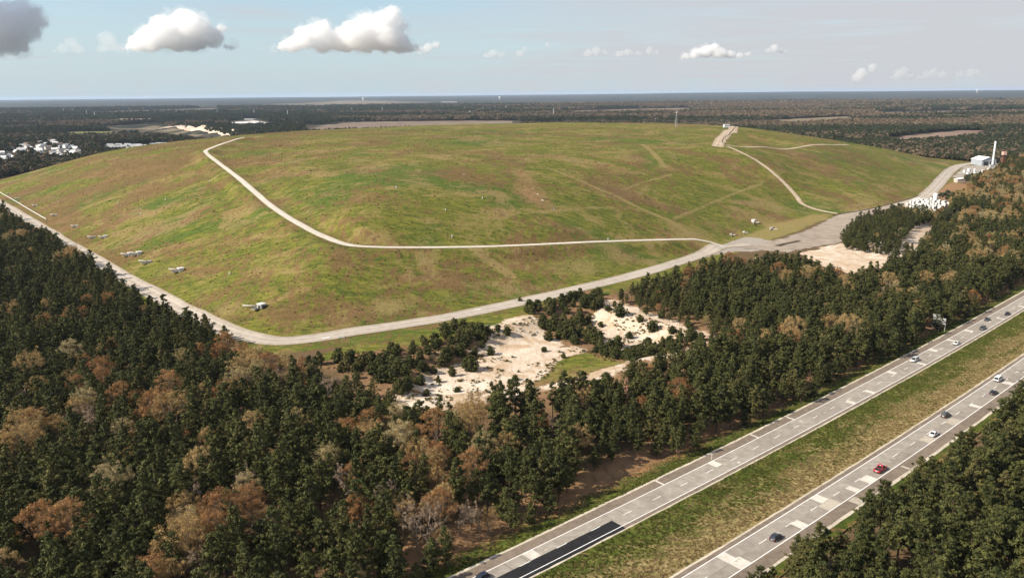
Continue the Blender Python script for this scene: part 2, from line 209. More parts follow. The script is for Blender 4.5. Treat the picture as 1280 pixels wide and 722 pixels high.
def grid_axes():
    fx = np.arange(-780, 760.1, 3.2)
    g = 3.2*1.16**np.arange(1, 60); g = np.cumsum(g); g = g[g < 46000]
    gx = np.concatenate([-780-g[::-1], fx, 760+g])
    fy = np.arange(120, 1420.1, 3.2)
    h = g[g < 9000]
    gy = np.concatenate([120-h[::-1], fy, 1420+g])
    return gx, gy

def blur(a, n):
    for ax in (0, 1):
        for _ in range(2):
            p = np.pad(a, [(n, n) if i == ax else (0, 0) for i in (0, 1)], mode='edge')
            c = np.cumsum(p, axis=ax); c = np.concatenate([np.zeros_like(np.take(c, [0], ax)), c], ax)
            m = a.shape[ax]
            a = (np.take(c, np.arange(2*n+1, 2*n+1+m), ax)-np.take(c, np.arange(m), ax))/(2*n+1)
    return a

def build_terrain():
    gx, gy = grid_axes()
    X, Y = np.meshgrid(gx, gy)
    d = poly_sd(X, Y, D['foot'])
    # grassed mound: 3:1 side slope, then a long easing crown
    dm = np.clip(d, 0, None)
    side = dm/3.0
    crown = 46+15*(1-np.exp(-np.clip(dm-135, 0, None)/150.))
    k = 5.0
    z = -k*np.log(np.exp(-side/k)+np.exp(-crown/k)); z = np.clip(z, 0, None)
    # lower eastern lobe and the gully the haul track climbs in
    lobe = smooth(250, 520, X-0.10*(Y-600))
    z = z*(1-0.36*lobe)*(1-0.16*smooth(330, 640, -X))
    gd, _ = line_d(X, Y, D['gully'])
    z = z-np.minimum(z*0.35, 6.0*np.exp(-(gd/38.)**2))
    inside = smooth(0, 40, d)
    z = z+inside*(1.0*fbm(X/70, Y/70, 3, 5)+.16*fbm(X/17, Y/17, 2, 8))
    fine = (X > -780) & (X < 760) & (Y > 120) & (Y < 1420)
    z = np.where(fine, blur(z, 2), z)
    # benched haul road
    rd, rz = line_d(X, Y, D['bench'])
    w = 1-smooth(4.5, 17, rd); z = z*(1-w)+rz*w
    # natural ground
    out = 1-smooth(-5, 8, d)
    far = smooth(2500, 9000, np.hypot(X, Y))
    z = z+out*((1-far)*.5*fbm(X/60, Y/60, 3, 2))
    R = np.hypot(X, Y)
    z = z+smooth(1600, 4000, R)*(6*fbm(X/1700, Y/1700, 3, 11))
    z = z+smooth(9000, 21000, R)*(38+34*fbm(X/5200, Y/5200, 3, 21)+30*smooth(0, 9000, X))*(1-smooth(30000, 46000, R)*.5)
    # sand pit: bank below the road verge, floor sloping up toward the wood
    pd = poly_sd(X, Y, D['pit'])
    z = z-4.5*smooth(0, 16, pd)
    hd = poly_sd(X, Y, D['hump'])
    z = z+4.5*smooth(-6, 22, hd)
    qd = poly_sd(X, Y, D['quarry'])
    z = z-16*smooth(0, 40, qd)
    # highway corridor is cut a little below the carriageways
    hx = (X > -900) & (X < 1800) & (Y < 2000)
    s, t = hw_st(X[hx], Y[hx])
    c = smooth(-42, -37, t)*(1-smooth(21, 26, t))
    zz = z[hx]; z[hx] = zz*(1-c)-1.6*c
    return gx, gy, z, d

def sampler(gx, gy, z):
    def f(x, y):
        x = np.asarray(x, float); y = np.asarray(y, float)
        i = np.clip(np.searchsorted(gx, x)-1, 0, len(gx)-2); j = np.clip(np.searchsorted(gy, y)-1, 0, len(gy)-2)
        u = np.clip((x-gx[i])/(gx[i+1]-gx[i]), 0, 1); v = np.clip((y-gy[j])/(gy[j+1]-gy[j]), 0, 1)
        return (z[j, i]*(1-u)+z[j, i+1]*u)*(1-v)+(z[j+1, i]*(1-u)+z[j+1, i+1]*u)*v
    return f
# ------------------------------------------------------------------ helpers
def mesh_from(name, v, f, mats=(), midx=None, smooth_=False):
    me = bpy.data.meshes.new(name)
    v = np.asarray(v, np.float32); 
    if isinstance(f, np.ndarray):
        n, k = f.shape
        me.vertices.add(len(v)); me.vertices.foreach_set('co', v.ravel())
        me.loops.add(n*k); me.loops.foreach_set('vertex_index', f.ravel().astype(np.int32))
        me.polygons.add(n); me.polygons.foreach_set('loop_start', np.arange(0, n*k, k, dtype=np.int32))
        me.polygons.foreach_set('loop_total', np.full(n, k, np.int32))
    else:
        me.from_pydata([tuple(map(float, q)) for q in v], [], f)
    for m in mats: me.materials.append(m)
    if midx is not None: me.polygons.foreach_set('material_index', np.asarray(midx, np.int32))
    me.polygons.foreach_set('use_smooth', np.full(len(me.polygons), smooth_))
    me.update(calc_edges=True); me.validate()
    return me

def link(name, me, parent=None, loc=(0, 0, 0), rz=0.0, sc=1.0):
    o = bpy.data.objects.new(name, me); COL.objects.link(o)
    o.location = loc; o.rotation_euler = (0, 0, rz)
    o.scale = (sc, sc, sc) if not hasattr(sc, '__len__') else sc
    if parent: o.parent = parent
    return o

def tag(o, label, cat=None, group=None, kind=None):
    o['label'] = label
    if cat: o['category'] = cat
    if group: o['group'] = group
    if kind: o['kind'] = kind
    return o

def dup_tree(root, children, loc, rz=0.0, sc=1.0):
    """copy of a thing and of each of its parts (and their sub-parts)"""
    r = root.copy(); COL.objects.link(r); r.location = loc; r.rotation_euler = (0, 0, rz)
    r.scale = (sc, sc, sc) if not hasattr(sc, '__len__') else sc
    for ch, subs in children:
        c = ch.copy(); COL.objects.link(c); c.parent = r
        for g in subs:
            q = g.copy(); COL.objects.link(q); q.parent = c
    return r

class MB:
    """collects simple solids into one mesh"""
    def __init__(s): s.v = []; s.f = []; s.m = []
    def add(s, v, f, m=0):
        b = len(s.v); s.v += [tuple(map(float, q)) for q in v]; s.f += [tuple(b+i for i in q) for q in f]; s.m += [m]*len(f)
    def box(s, c, d, rz=0.0, m=0, taper=1.0):
        x, y, z = d[0]/2, d[1]/2, d[2]; ca, sa = math.cos(rz), math.sin(rz); v = []
        for k, zz in ((1, 0), (taper, z)):
            for a, b in ((-x, -y), (x, -y), (x, y), (-x, y)):
                a *= k; b *= k; v.append((c[0]+a*ca-b*sa, c[1]+a*sa+b*ca, c[2]+zz))
        s.add(v, [(3, 2, 1, 0), (4, 5, 6, 7), (0, 1, 5, 4), (1, 2, 6, 5), (2, 3, 7, 6), (3, 0, 4, 7)], m)
    def tube(s, p, q, r0, r1=None, n=8, m=0, cap=True):
        r1 = r0 if r1 is None else r1; p = Vector(p); q = Vector(q); d = (q-p).normalized()
        a = d.orthogonal().normalized(); b = d.cross(a); v = []
        for c, r in ((p, r0), (q, r1)):
            for i in range(n):
                t = 2*math.pi*i/n; v.append(c+a*(r*math.cos(t))+b*(r*math.sin(t)))
        f = [(i, (i+1) % n, n+(i+1) % n, n+i) for i in range(n)]
        if cap: f += [tuple(range(n-1, -1, -1)), tuple(range(n, 2*n))]
        s.add(v, f, m)
    def lathe(s, c, prof, n=16, m=0):
        v = []; f = []
        for r, z in prof:
            for i in range(n):
                t = 2*math.pi*i/n; v.append((c[0]+r*math.cos(t), c[1]+r*math.sin(t), c[2]+z))
        for k in range(len(prof)-1):
            for i in range(n): f.append((k*n+i, k*n+(i+1) % n, (k+1)*n+(i+1) % n, (k+1)*n+i))
        f += [tuple(range(n-1, -1, -1)), tuple(range((len(prof)-1)*n, len(prof)*n))]
        s.add(v, f, m)
    def mesh(s, name, mats, smooth_=False, bevel=0.0):
        if not isinstance(mats, (list, tuple)): mats = [mats]
        me = mesh_from(name, s.v, s.f, mats, s.m, smooth_)
        if bevel:
            bm = bmesh.new(); bm.from_mesh(me)
            bmesh.ops.bevel(bm, geom=list(bm.edges), offset=bevel, segments=2, affect='EDGES', profile=.5)
            bm.to_mesh(me); bm.free()
        return me

def empty(name, loc, rz=0.0):
    o = bpy.data.objects.new(name, None); COL.objects.link(o); o.location = loc; o.rotation_euler = (0, 0, rz)
    o.empty_display_size = .5
    return o

# ------------------------------------------------------------------ node helper
class NT:
    def __init__(s, tree): s.t = tree; s.n = tree.nodes; s.l = tree.links
    def node(s, typ, **kw):
        n = s.n.new(typ)
        for k, v in kw.items(): setattr(n, k, v)
        return n
    def put(s, sock, val):
        if isinstance(val, bpy.types.NodeSocket): s.l.new(val, sock)
        elif isinstance(val, (tuple, list)) and len(val) == 3 and sock.type == 'RGBA': sock.default_value = (*val, 1)
        else: sock.default_value = val
    def math(s, op, a, b=None, c=None, clamp=False):
        n = s.node('ShaderNodeMath', operation=op, use_clamp=clamp); s.put(n.inputs[0], a)
        if b is not None: s.put(n.inputs[1], b)
        if c is not None: s.put(n.inputs[2], c)
        return n.outputs[0]
    def mix(s, fac, a, b, blend='MIX'):
        n = s.node('ShaderNodeMix', data_type='RGBA', blend_type=blend)
        s.put(n.inputs[0], fac); s.put(n.inputs[6], a); s.put(n.inputs[7], b); return n.outputs[2]
    def rng(s, x, a, b, c=0.0, d=1.0, smooth_=True):
        n = s.node('ShaderNodeMapRange', interpolation_type='SMOOTHSTEP' if smooth_ else 'LINEAR')
        s.put(n.inputs[0], x)
        for i, q in zip((1, 2, 3, 4), (a, b, c, d)): s.put(n.inputs[i], q)
        return n.outputs[0]
    def noise(s, vec, scale, detail=4.0, rough=.55, dist=0.0):
        n = s.node('ShaderNodeTexNoise'); s.put(n.inputs['Vector'], vec); n.inputs['Scale'].default_value = scale
        n.inputs['Detail'].default_value = detail; n.inputs['Roughness'].default_value = rough; n.inputs['Distortion'].default_value = dist
        return n.outputs[0]
    def voro(s, vec, scale, feature='F1', out=0, rnd=1.0):
        n = s.node('ShaderNodeTexVoronoi', feature=feature); s.put(n.inputs['Vector'], vec); n.inputs['Scale'].default_value = scale
        n.inputs['Randomness'].default_value = rnd; return n.outputs[out]
    def map(s, vec, scale=(1, 1, 1), rot=(0, 0, 0), loc=(0, 0, 0)):
        n = s.node('ShaderNodeMapping'); s.put(n.inputs[0], vec); n.inputs['Scale'].default_value = scale
        n.inputs['Rotation'].default_value = rot; n.inputs['Location'].default_value = loc; return n.outputs[0]
    def attr(s, name):
        n = s.node('ShaderNodeAttribute', attribute_name=name); return n
    def sep(s, col):
        n = s.node('ShaderNodeSeparateColor'); s.put(n.inputs[0], col); return n.outputs
    def pos(s): return s.node('ShaderNodeNewGeometry').outputs['Position']
    def obj(s): return s.node('ShaderNodeTexCoord').outputs['Object']
    def bump(s, h, strength=.5, dist=.1):
        n = s.node('ShaderNodeBump'); s.put(n.inputs['Height'], h); n.inputs['Strength'].default_value = strength
        n.inputs['Distance'].default_value = dist; return n.outputs[0]

def new_mat(name, rough=.9, spec=.2):
    m = bpy.data.materials.new(name); m.use_nodes = True
    nt = NT(m.node_tree); b = m.node_tree.nodes['Principled BSDF']
    b.inputs['Roughness'].default_value = rough; b.inputs['Specular IOR Level'].default_value = spec
    return m, nt, b

def plain(name, col, rough=.6, spec=.3, metal=0.0, var=.12, scale=1.5, coat=0.0):
    """one base colour with a little procedural wear"""
    m, nt, b = new_mat(name, rough, spec)
    n = nt.noise(nt.obj(), scale, 5)
    dark = tuple(c*(1-var) for c in col); light = tuple(min(1, c*(1+var)) for c in col)
    nt.put(b.inputs['Base Color'], nt.mix(n, dark, light))
    b.inputs['Metallic'].default_value = metal
    if coat: b.inputs['Coat Weight'].default_value = coat; b.inputs['Coat Roughness'].default_value = .05
    return m

# ------------------------------------------------------------------ terrain
GX, GY, GZ, GD = build_terrain()
HT = sampler(GX, GY, GZ)
def hz(x, y): return float(HT(x, y))
XX, YY = np.meshgrid(GX, GY)

def zone(poly, soft, pad=40, noise_amp=0.0, noise_len=8.0, seed=1):
    """0..1 mask of a ground polygon with a soft, uneven edge"""
    out = np.zeros(XX.shape); P = np.array(poly)
    m = (XX > P[:, 0].min()-pad) & (XX < P[:, 0].max()+pad) & (YY > P[:, 1].min()-pad) & (YY < P[:, 1].max()+pad)
    d = poly_sd(XX[m], YY[m], poly)
    if noise_amp: d = d+noise_amp*fbm(XX[m]/noise_len, YY[m]/noise_len, 3, seed)
    out[m] = smooth(-soft, soft, d); return out

def line_zone(line, w, pad=30, namp=1.0, seed=3):
    out = np.zeros(XX.shape); P = np.array([q[:2] for q in line])
    m = (XX > P[:, 0].min()-pad) & (XX < P[:, 0].max()+pad) & (YY > P[:, 1].min()-pad) & (YY < P[:, 1].max()+pad)
    d, _ = line_d(XX[m], YY[m], [q[:2] for q in line])
    d = d+namp*fbm(XX[m]/9, YY[m]/9, 3, seed)
    out[m] = 1-smooth(w*.5, w*1.1, d); return out

hill = smooth(-9, -3, GD)
S_, T_ = hw_st(XX, YY)
corr = ((T_ > -40) & (T_ < 24) & (S_ > -400) & (S_ < 1500))
grass = hill.copy(); dry = np.zeros(XX.shape); sand = np.zeros(XX.shape); lit = np.zeros(XX.shape)
grav = np.zeros(XX.shape); red = np.zeros(XX.shape)
grass = np.maximum(grass, zone(D['strip'], 3, noise_amp=3)); grass = np.maximum(grass, .8*((GD < 0) & (GD > -26) & (T_ > 60)))
foot_band = np.clip(smooth(-2, 10, GD)*(1-smooth(18, 50, GD)), 0, 1)
dry = np.maximum(dry, foot_band*np.clip(.35+.8*fbm(XX/30, YY/30, 3, 31), 0, 1)*(smooth(-260, -140, XX)*.6+.4))
dry = np.maximum(dry, .9*zone(D['yellow'], 6, noise_amp=4)); grass = np.maximum(grass, zone(D['yellow'], 6))
sand = np.maximum(sand, zone(D['sandA'], 3, noise_amp=5, noise_len=10)); sand = np.maximum(sand, zone(D['sandC'], 3, noise_amp=4))
sand = np.maximum(sand, .62*zone(D['humpface'], 3, noise_amp=7, noise_len=7))
lit = np.maximum(lit, zone(D['sandA'], 24, noise_amp=9, noise_len=14)*(1-sand)); ps_ = np.maximum(poly_sd(XX, YY, D['sandA']), poly_sd(XX, YY, D['patch'])); lit = np.maximum(lit, .9*smooth(-32, -6, ps_)*(1-sand)); sand = np.maximum(sand, .75*smooth(-13, -2, ps_+7*fbm(XX/8, YY/8, 3, 51))*(ps_ < 1))
pt = zone(D['patch'], 3.5, noise_amp=4, noise_len=9); sand = sand*(1-pt); grass = np.maximum(grass, pt); lit = lit*(1-pt)
pz = poly_sd(XX, YY, D['patch'])
dry = np.maximum(dry, pt*np.clip(.40-.7*smooth(1, 12, pz)+.5*fbm(XX/9, YY/9, 2, 4), 0, 1))
red = np.maximum(red, pt*np.clip(smooth(8, -2, pz)*.8+.9*smooth(45, 5, XX-1.0*(YY-345)), 0, 1)*.8) if False else np.maximum(red, .8*zone(D['patch'], 7)*np.clip(1-smooth(2, 9, pz)+smooth(6, -14, XX-.55*(YY-335)-8)*.0, 0, 1)*smooth(40, 5, XX))
red = np.maximum(red, .70*zone(D['redsoil'], 18, pad=60, noise_amp=12, noise_len=20))
red = np.maximum(red, zone(D['earth'], 5, noise_amp=5)); 
sand = np.maximum(sand, .8*zone(D['scar'], 2, noise_amp=2, noise_len=6))
grav = np.maximum(grav, zone(D['plantyard'], 8, noise_amp=6)); grav = np.maximum(grav, .8*zone(D['apron'], 6, noise_amp=7)*(1-hill))
hsd = poly_sd(XX, YY, D['hump']); sand = np.maximum(sand, .8*smooth(-30, -20, hsd+6*fbm(XX/12, YY/12, 3, 44))*(hsd < 4)*(poly_sd(XX, YY, D['yard']) < 0))
for k, w in (('swale1', 3.5), ('swale2', 4), ('rill1', 5)): dry = np.maximum(dry, line_zone(D[k], w)); red = np.maximum(red, .5*line_zone(D[k], w*.6, namp=2.5, seed=9))
for k, w in (('line1', 2.6), ('line2', 2), ('line3', 2), ('line4', 2.5), ('line5', 2)): dry = np.maximum(dry, .75*line_zone(D[k], w, namp=1.6))
lit = np.maximum(lit, 1.0*((T_ > 15) & (T_ < 30) & (S_ > -100) & (S_ < 900)))
lit = np.maximum(lit, zone(D['clear'], 5, noise_amp=4))
for k in ('band_left', 'band_mid', 'band_right'): lit = np.maximum(lit, .9*zone(D[k], 4, noise_amp=4)); sand = sand*(1-(.75 if k != 'band_left' else 0)*zone(D[k], 4, noise_amp=6, noise_len=7)); grass = grass*(1-zone(D[k], 4, noise_amp=3))
lit = np.maximum(lit, .6*zone(D['hump'], 8, noise_amp=4)); sand = np.maximum(sand, .62*np.clip(zone(D['hump'], 12, noise_amp=9, noise_len=9)+.25*fbm(XX/8, YY/8, 3, 2)*(zone(D['hump'], 12) > .05), 0, 1))
sand = sand*(1-.8*zone(D['band_left'], 4, noise_amp=9, noise_len=6))+.5*zone(D['band_left'], 4, noise_amp=4)*np.clip(fbm(XX/7, YY/7, 3, 12)*2, 0, 1)
farz = smooth(1250, 2000, np.hypot(XX, YY))*(1-hill)
Z1 = np.stack([grass, dry, sand, red], -1); Z2 = np.stack([lit, grav, farz, np.clip(hill, 0, 1)], -1)

def terrain_material():
    m, nt, b = new_mat('terrain_ground', .95, .08)
    P = nt.pos(); z1 = nt.attr('zone_one'); z2 = nt.attr('zone_two')
    a1 = nt.sep(z1.outputs['Color']); a2 = nt.sep(z2.outputs['Color'])
    G_, DRY, SAND, RED = a1[0], a1[1], a1[2], z1.outputs['Alpha']
    LIT, GRAV, FAR, HILL = a2[0], a2[1], a2[2], z2.outputs['Alpha']
    n_big = nt.noise(P, .011, 4, .6, .4); n_mid = nt.noise(P, .045, 5, .62, .6); n_fine = nt.noise(P, .35, 4, .65); n_tiny = nt.noise(P, 1.6, 3, .7)
    st = nt.noise(nt.map(P, (.035, .12, .1), (0, 0, R_(-38))), 1.0, 5, .62, .8)     # mown / washed streaks across the slope
    st2 = nt.noise(nt.map(P, (.22, .05, .1), (0, 0, R_(-52))), 1.0, 4, .6, .5)
    # forest floor
    base = nt.mix(n_mid, (.085, .055, .030), (.17, .105, .056))
    base = nt.mix(nt.rng(n_fine, .42, .75), base, (.085, .075, .035))
    # far country seen as woodland, fields and clearings
    fb = nt.noise(nt.map(P, (.00022, .0009, .001)), 1.0, 5, .62, .5); ff = nt.noise(P, .02, 5, .7); fm = nt.noise(nt.map(P, (.0012, .004, .004)), 1.0, 4, .6)
    far = nt.mix(nt.rng(fb, .40, .62), (.028, .034, .024), (.105, .078, .058))
    far = nt.mix(nt.rng(fm, .60, .70), far, (.19, .15, .105))
    far = nt.mix(nt.rng(ff, .3, .75), nt.mix(.5, far, (.012, .014, .012)), far)
    ln = nt.node('ShaderNodeVectorMath', operation='LENGTH'); nt.put(ln.inputs[0], P); far = nt.mix(nt.math('MULTIPLY', nt.rng(ln.outputs['Value'], 5500., 8500.), .8), far, nt.mix(nt.rng(fm, .45, .68), (.022, .030, .026), (.075, .066, .052)))
    base = nt.mix(FAR, base, far)
    # litter and dirt
    base = nt.mix(nt.math('MULTIPLY', LIT, nt.rng(n_fine, .2, .6)), base, nt.mix(n_mid, (.19, .10, .05), (.30, .19, .10)))
    # grass: mottled greens, straw and brown thatch, finer toward the single tuft
    br1 = nt.noise(nt.map(P, (.10, .26, .2), (0, 0, R_(-35))), 1.0, 8, .72, .9); br2 = nt.noise(nt.map(P, (.30, .09, .2), (0, 0, R_(-48))), 1.0, 7, .7, .7)
    fine2 = nt.noise(P, .8, 6, .75, .3); blot = nt.noise(P, .022, 7, .68, .8)
    g = nt.mix(nt.rng(br1, .34, .66), (.048, .072, .011), (.182, .172, .028))
    g = nt.mix(nt.rng(blot, .48, .62), g, nt.mix(br1, (.135, .122, .024), (.265, .212, .056)))
    g = nt.mix(nt.math('MULTIPLY', nt.rng(n_big, .52, .64), .75), g, nt.mix(br2, (.026, .060, .008), (.080, .132, .017)))
    tan = nt.mix(fine2, (.15, .105, .045), (.30, .22, .10)); brn = nt.mix(fine2, (.080, .040, .023), (.215, .112, .058))
    sx_ = nt.node('ShaderNodeSeparateXYZ'); nt.put(sx_.inputs[0], P); west = nt.math('MULTIPLY', nt.rng(sx_.outputs[0], -100., -380.), .045)   # thin brown thatch on the west flank
    d1 = nt.rng(nt.math('ADD', nt.math('MULTIPLY', br1, .42), nt.math('MULTIPLY', blot, .58)), .50, .59)
    g = nt.mix(nt.math('MULTIPLY', d1, .8), g, tan)
    d2 = nt.rng(nt.math('ADD', nt.math('ADD', nt.math('MULTIPLY', br2, .42), nt.math('MULTIPLY', nt.noise(P, .016, 6, .65, .6), .58)), west), .50, .565)
    g = nt.mix(nt.math('MULTIPLY', d2, .70), g, brn)
    dm = nt.rng(nt.math('ADD', DRY, nt.math('MULTIPLY', nt.math('SUBTRACT', fine2, .5), 1.3)), .3, .75)
    g = nt.mix(nt.math('MULTIPLY', dm, .85), g, nt.mix(br1, (.165, .130, .040), (.30, .235, .10)))
    g = nt.mix(nt.math('MULTIPLY', nt.rng(n_tiny, .55, .70), .45), g, (.24, .19, .09))
    g = nt.mix(nt.math('MULTIPLY', nt.rng(n_tiny, .46, .30), .65), g, (.020, .030, .008))
    col = nt.mix(nt.rng(nt.math('ADD', G_, nt.math('MULTIPLY', nt.math('SUBTRACT', n_fine, .5), .5)), .35, .6), base, g)
    rs = nt.mix(st2, (.20, .105, .05), (.34, .20, .115))
    col = nt.mix(nt.math('MULTIPLY', nt.rng(nt.math('ADD', RED, nt.math('MULTIPLY', nt.math('SUBTRACT', n_fine, .5), .9)), .25, .85), .85), col, rs)
    sn = nt.noise(P, .09, 7, .7, 1.0); rl = nt.noise(nt.map(P, (.45, .06, .2), (0, 0, R_(40))), 1.0, 6, .7, .8)
    sd = nt.mix(nt.rng(sn, .40, .62), (.58, .485, .385), (.43, .315, .205)); sd = nt.mix(nt.math('MULTIPLY', nt.rng(rl, .52, .68), .6), sd, (.33, .225, .135))
    sd = nt.mix(nt.rng(n_mid, .52, .66), sd, (.64, .56, .46)); sd = nt.mix(nt.math('MULTIPLY', nt.rng(nt.math('ADD', nt.math('MULTIPLY', n_tiny, .5), nt.math('MULTIPLY', fine2, .5)), .54, .66), .8), sd, (.22, .15, .085))
    col = nt.mix(nt.rng(nt.math('ADD', SAND, nt.math('MULTIPLY', nt.math('SUBTRACT', n_fine, .5), .9)), .35, .6), col, sd)
    col = nt.mix(nt.rng(nt.math('ADD', GRAV, nt.math('MULTIPLY', nt.math('SUBTRACT', n_fine, .5), .6)), .4, .6), col, nt.mix(n_fine, (.24, .21, .18), (.38, .34, .29)))
    nt.put(b.inputs['Base Color'], col)
    hgt = nt.math('ADD', nt.math('MULTIPLY', n_fine, .7), nt.math('MULTIPLY', n_tiny, .35))
    bp = nt.bump(hgt, .7, 1.2); nt.put(b.inputs['Normal'], bp)
    return m
M = {}
M['terrain'] = terrain_material()

def build_ground():
    ny, nx = XX.shape
    idx = np.arange(ny*nx).reshape(ny, nx)
    q = np.stack([idx[:-1, :-1], idx[:-1, 1:], idx[1:, 1:], idx[1:, :-1]], -1).reshape(-1, 4)
    cx = (GX[:-1]+GX[1:])/2; cy = (GY[:-1]+GY[1:])/2
    fd = (GD[:-1, :-1]+GD[1:, 1:])/2
    fs = (np.maximum(sand, pt)[:-1, :-1]+np.maximum(sand, pt)[1:, 1:])/2
    which = np.where(fd > -1, 1, 0); which = np.where((fs > .5) & (fd < -6), 2, which).ravel()
    V = np.stack([XX, YY, GZ], -1).reshape(-1, 3)
    for k, nm, lab in ((0, 'ground', 'brown woodland floor and far country reaching to the horizon'), (1, 'grass_hill', 'broad grassy hill patched green, tan and brown, with a pale track across its flank'),
                       (2, 'sand_pit', 'pale sandy clearing with a green grass patch below the hill')):
        f = q[which == k]; used = np.unique(f); remap = np.zeros(len(V), np.int64); remap[used] = np.arange(len(used))
        me = mesh_from(nm, V[used], remap[f], [M['terrain']], None, True)
        for an, Z in (('zone_one', Z1), ('zone_two', Z2)):
            at = me.attributes.new(an, 'FLOAT_COLOR', 'POINT'); at.data.foreach_set('color', Z.reshape(-1, 4)[used].astype(np.float32).ravel())
        tag(link(nm, me), lab, None, None, 'structure')
build_ground()

# ------------------------------------------------------------------ roads
def asphalt(name, c0, c1, scale=.5, rough=.92, tracks=None):
    m, nt, b = new_mat(name, rough, .15); P = nt.pos()
    n = nt.noise(P, scale, 6, .65); n2 = nt.noise(P, scale*9, 3, .7); n3 = nt.noise(P, scale*.12, 3, .5)
    c = nt.mix(nt.rng(n, .3, .7), c0, c1); c = nt.mix(nt.math('MULTIPLY', nt.rng(n2, .5, .8), .35), c, tuple(q*.6 for q in c0))
    c = nt.mix(nt.math('MULTIPLY', nt.rng(n3, .45, .65), .4), c, tuple(min(1, q*1.15) for q in c1))
    if tracks:      # worn wheel tracks, and loose grass-grown edges
        u = nt.attr('across').outputs['Fac']; d = nt.math('ABSOLUTE', nt.math('SUBTRACT', u, .5))
        w = nt.rng(nt.math('ABSOLUTE', nt.math('SUBTRACT', nt.math('ADD', d, nt.math('MULTIPLY', nt.math('SUBTRACT', n, .5), .06)), .17)), .08, .02)
        c = nt.mix(nt.math('MULTIPLY', w, .55), c, tuple(min(1, q*1.25) for q in c1))
        e = nt.rng(nt.math('ADD', d, nt.math('MULTIPLY', nt.math('SUBTRACT', n2, .5), .22)), .38, .50); c = nt.mix(nt.math('MULTIPLY', e, .8), c, tracks)
    nt.put(b.inputs['Base Color'], c); nt.put(b.inputs['Normal'], nt.bump(n2, .25, .03)); return m
M['gravel_road'] = asphalt('gravel_road_surface', (.29, .25, .205), (.39, .345, .29), .25, .92, (.22, .17, .09))
M['bench_road'] = asphalt('stone_track_surface', (.40, .36, .30), (.54, .49, .42), .4, .92, (.24, .19, .10))
M['dirt_road'] = asphalt('dirt_track_surface', (.28, .21, .14), (.42, .34, .25), .3, .92, (.17, .13, .06))
M['yard'] = asphalt('yard_surface', (.22, .18, .145), (.335, .28, .222), .12)
M['asphalt_new'] = asphalt('fresh_asphalt', (.012, .012, .013), (.022, .022, .024), .8, .85)
M['shoulder'] = asphalt('shoulder_asphalt', (.135, .105, .08), (.20, .16, .125), .6)
M['concrete_new'] = asphalt('pale_concrete', (.43, .40, .345), (.56, .525, .46), .7)
M['concrete_tan'] = asphalt('tan_concrete', (.32, .28, .225), (.41, .36, .295), .7)
M['paint'] = asphalt('road_paint', (.66, .66, .64), (.80, .80, .78), 2.5)
M['gutter'] = asphalt('gutter_stone', (.36, .31, .24), (.52, .46, .37), .9)
M['joint'] = plain('joint_tar', (.03, .03, .03))

def catmull(pts, step):
    P = np.array([q[:2] for q in pts], float); n = len(P); out = []
    for i in range(n-1):
        p0 = P[max(i-1, 0)]; p1 = P[i]; p2 = P[i+1]; p3 = P[min(i+2, n-1)]
        L = np.hypot(*(p2-p1)); k = max(2, int(L/step))
        for t in np.arange(k)/k:
            out.append(.5*((2*p1)+(p2-p0)*t+(2*p0-5*p1+4*p2-p3)*t*t+(3*p1-p0-3*p2+p3)*t**3))
    out.append(P[-1]); return np.array(out)

def ribbon(name, pts, width, mat, zoff=.18, jit=.5, cross=9, step=4.0, label='', seed=0):
    c = catmull(pts, step); width = np.linspace(*width, len(c)) if hasattr(width, '__len__') else width; t = np.gradient(c, axis=0); t /= np.hypot(t[:, 0], t[:, 1])[:, None]
    nrm = np.stack([-t[:, 1], t[:, 0]], -1); r = np.random.default_rng(seed)
    wl = width/2+jit*fbm(np.arange(len(c))/6., np.zeros(len(c))+seed*7.7, 3, seed); wr = width/2+jit*fbm(np.arange(len(c))/6., np.zeros(len(c))+seed*3.1+50, 3, seed)
    V = []
    for k in range(cross):
        u = k/(cross-1); off = (wl*(1-u)-wr*u)
        q = c+nrm*off[:, None]; V.append(np.stack([q[:, 0], q[:, 1], HT(q[:, 0], q[:, 1])+zoff*(1 if 0 < k < cross-1 else .55)], -1))
    V = np.stack(V, 1).reshape(-1, 3); F = []
    for i in range(len(c)-1):
        for k in range(cross-1): a = i*cross+k; F.append((a, a+1, a+cross+1, a+cross))
    me = mesh_from(name, V, np.array(F)[:, [0, 3, 2, 1]][:, ::-1], [mat], None, True)
    at = me.attributes.new('across', 'FLOAT', 'POINT'); at.data.foreach_set('value', np.tile(np.linspace(0, 1, cross), len(c)).astype(np.float32))
    return tag(link(name, me), label, None, None, 'structure')

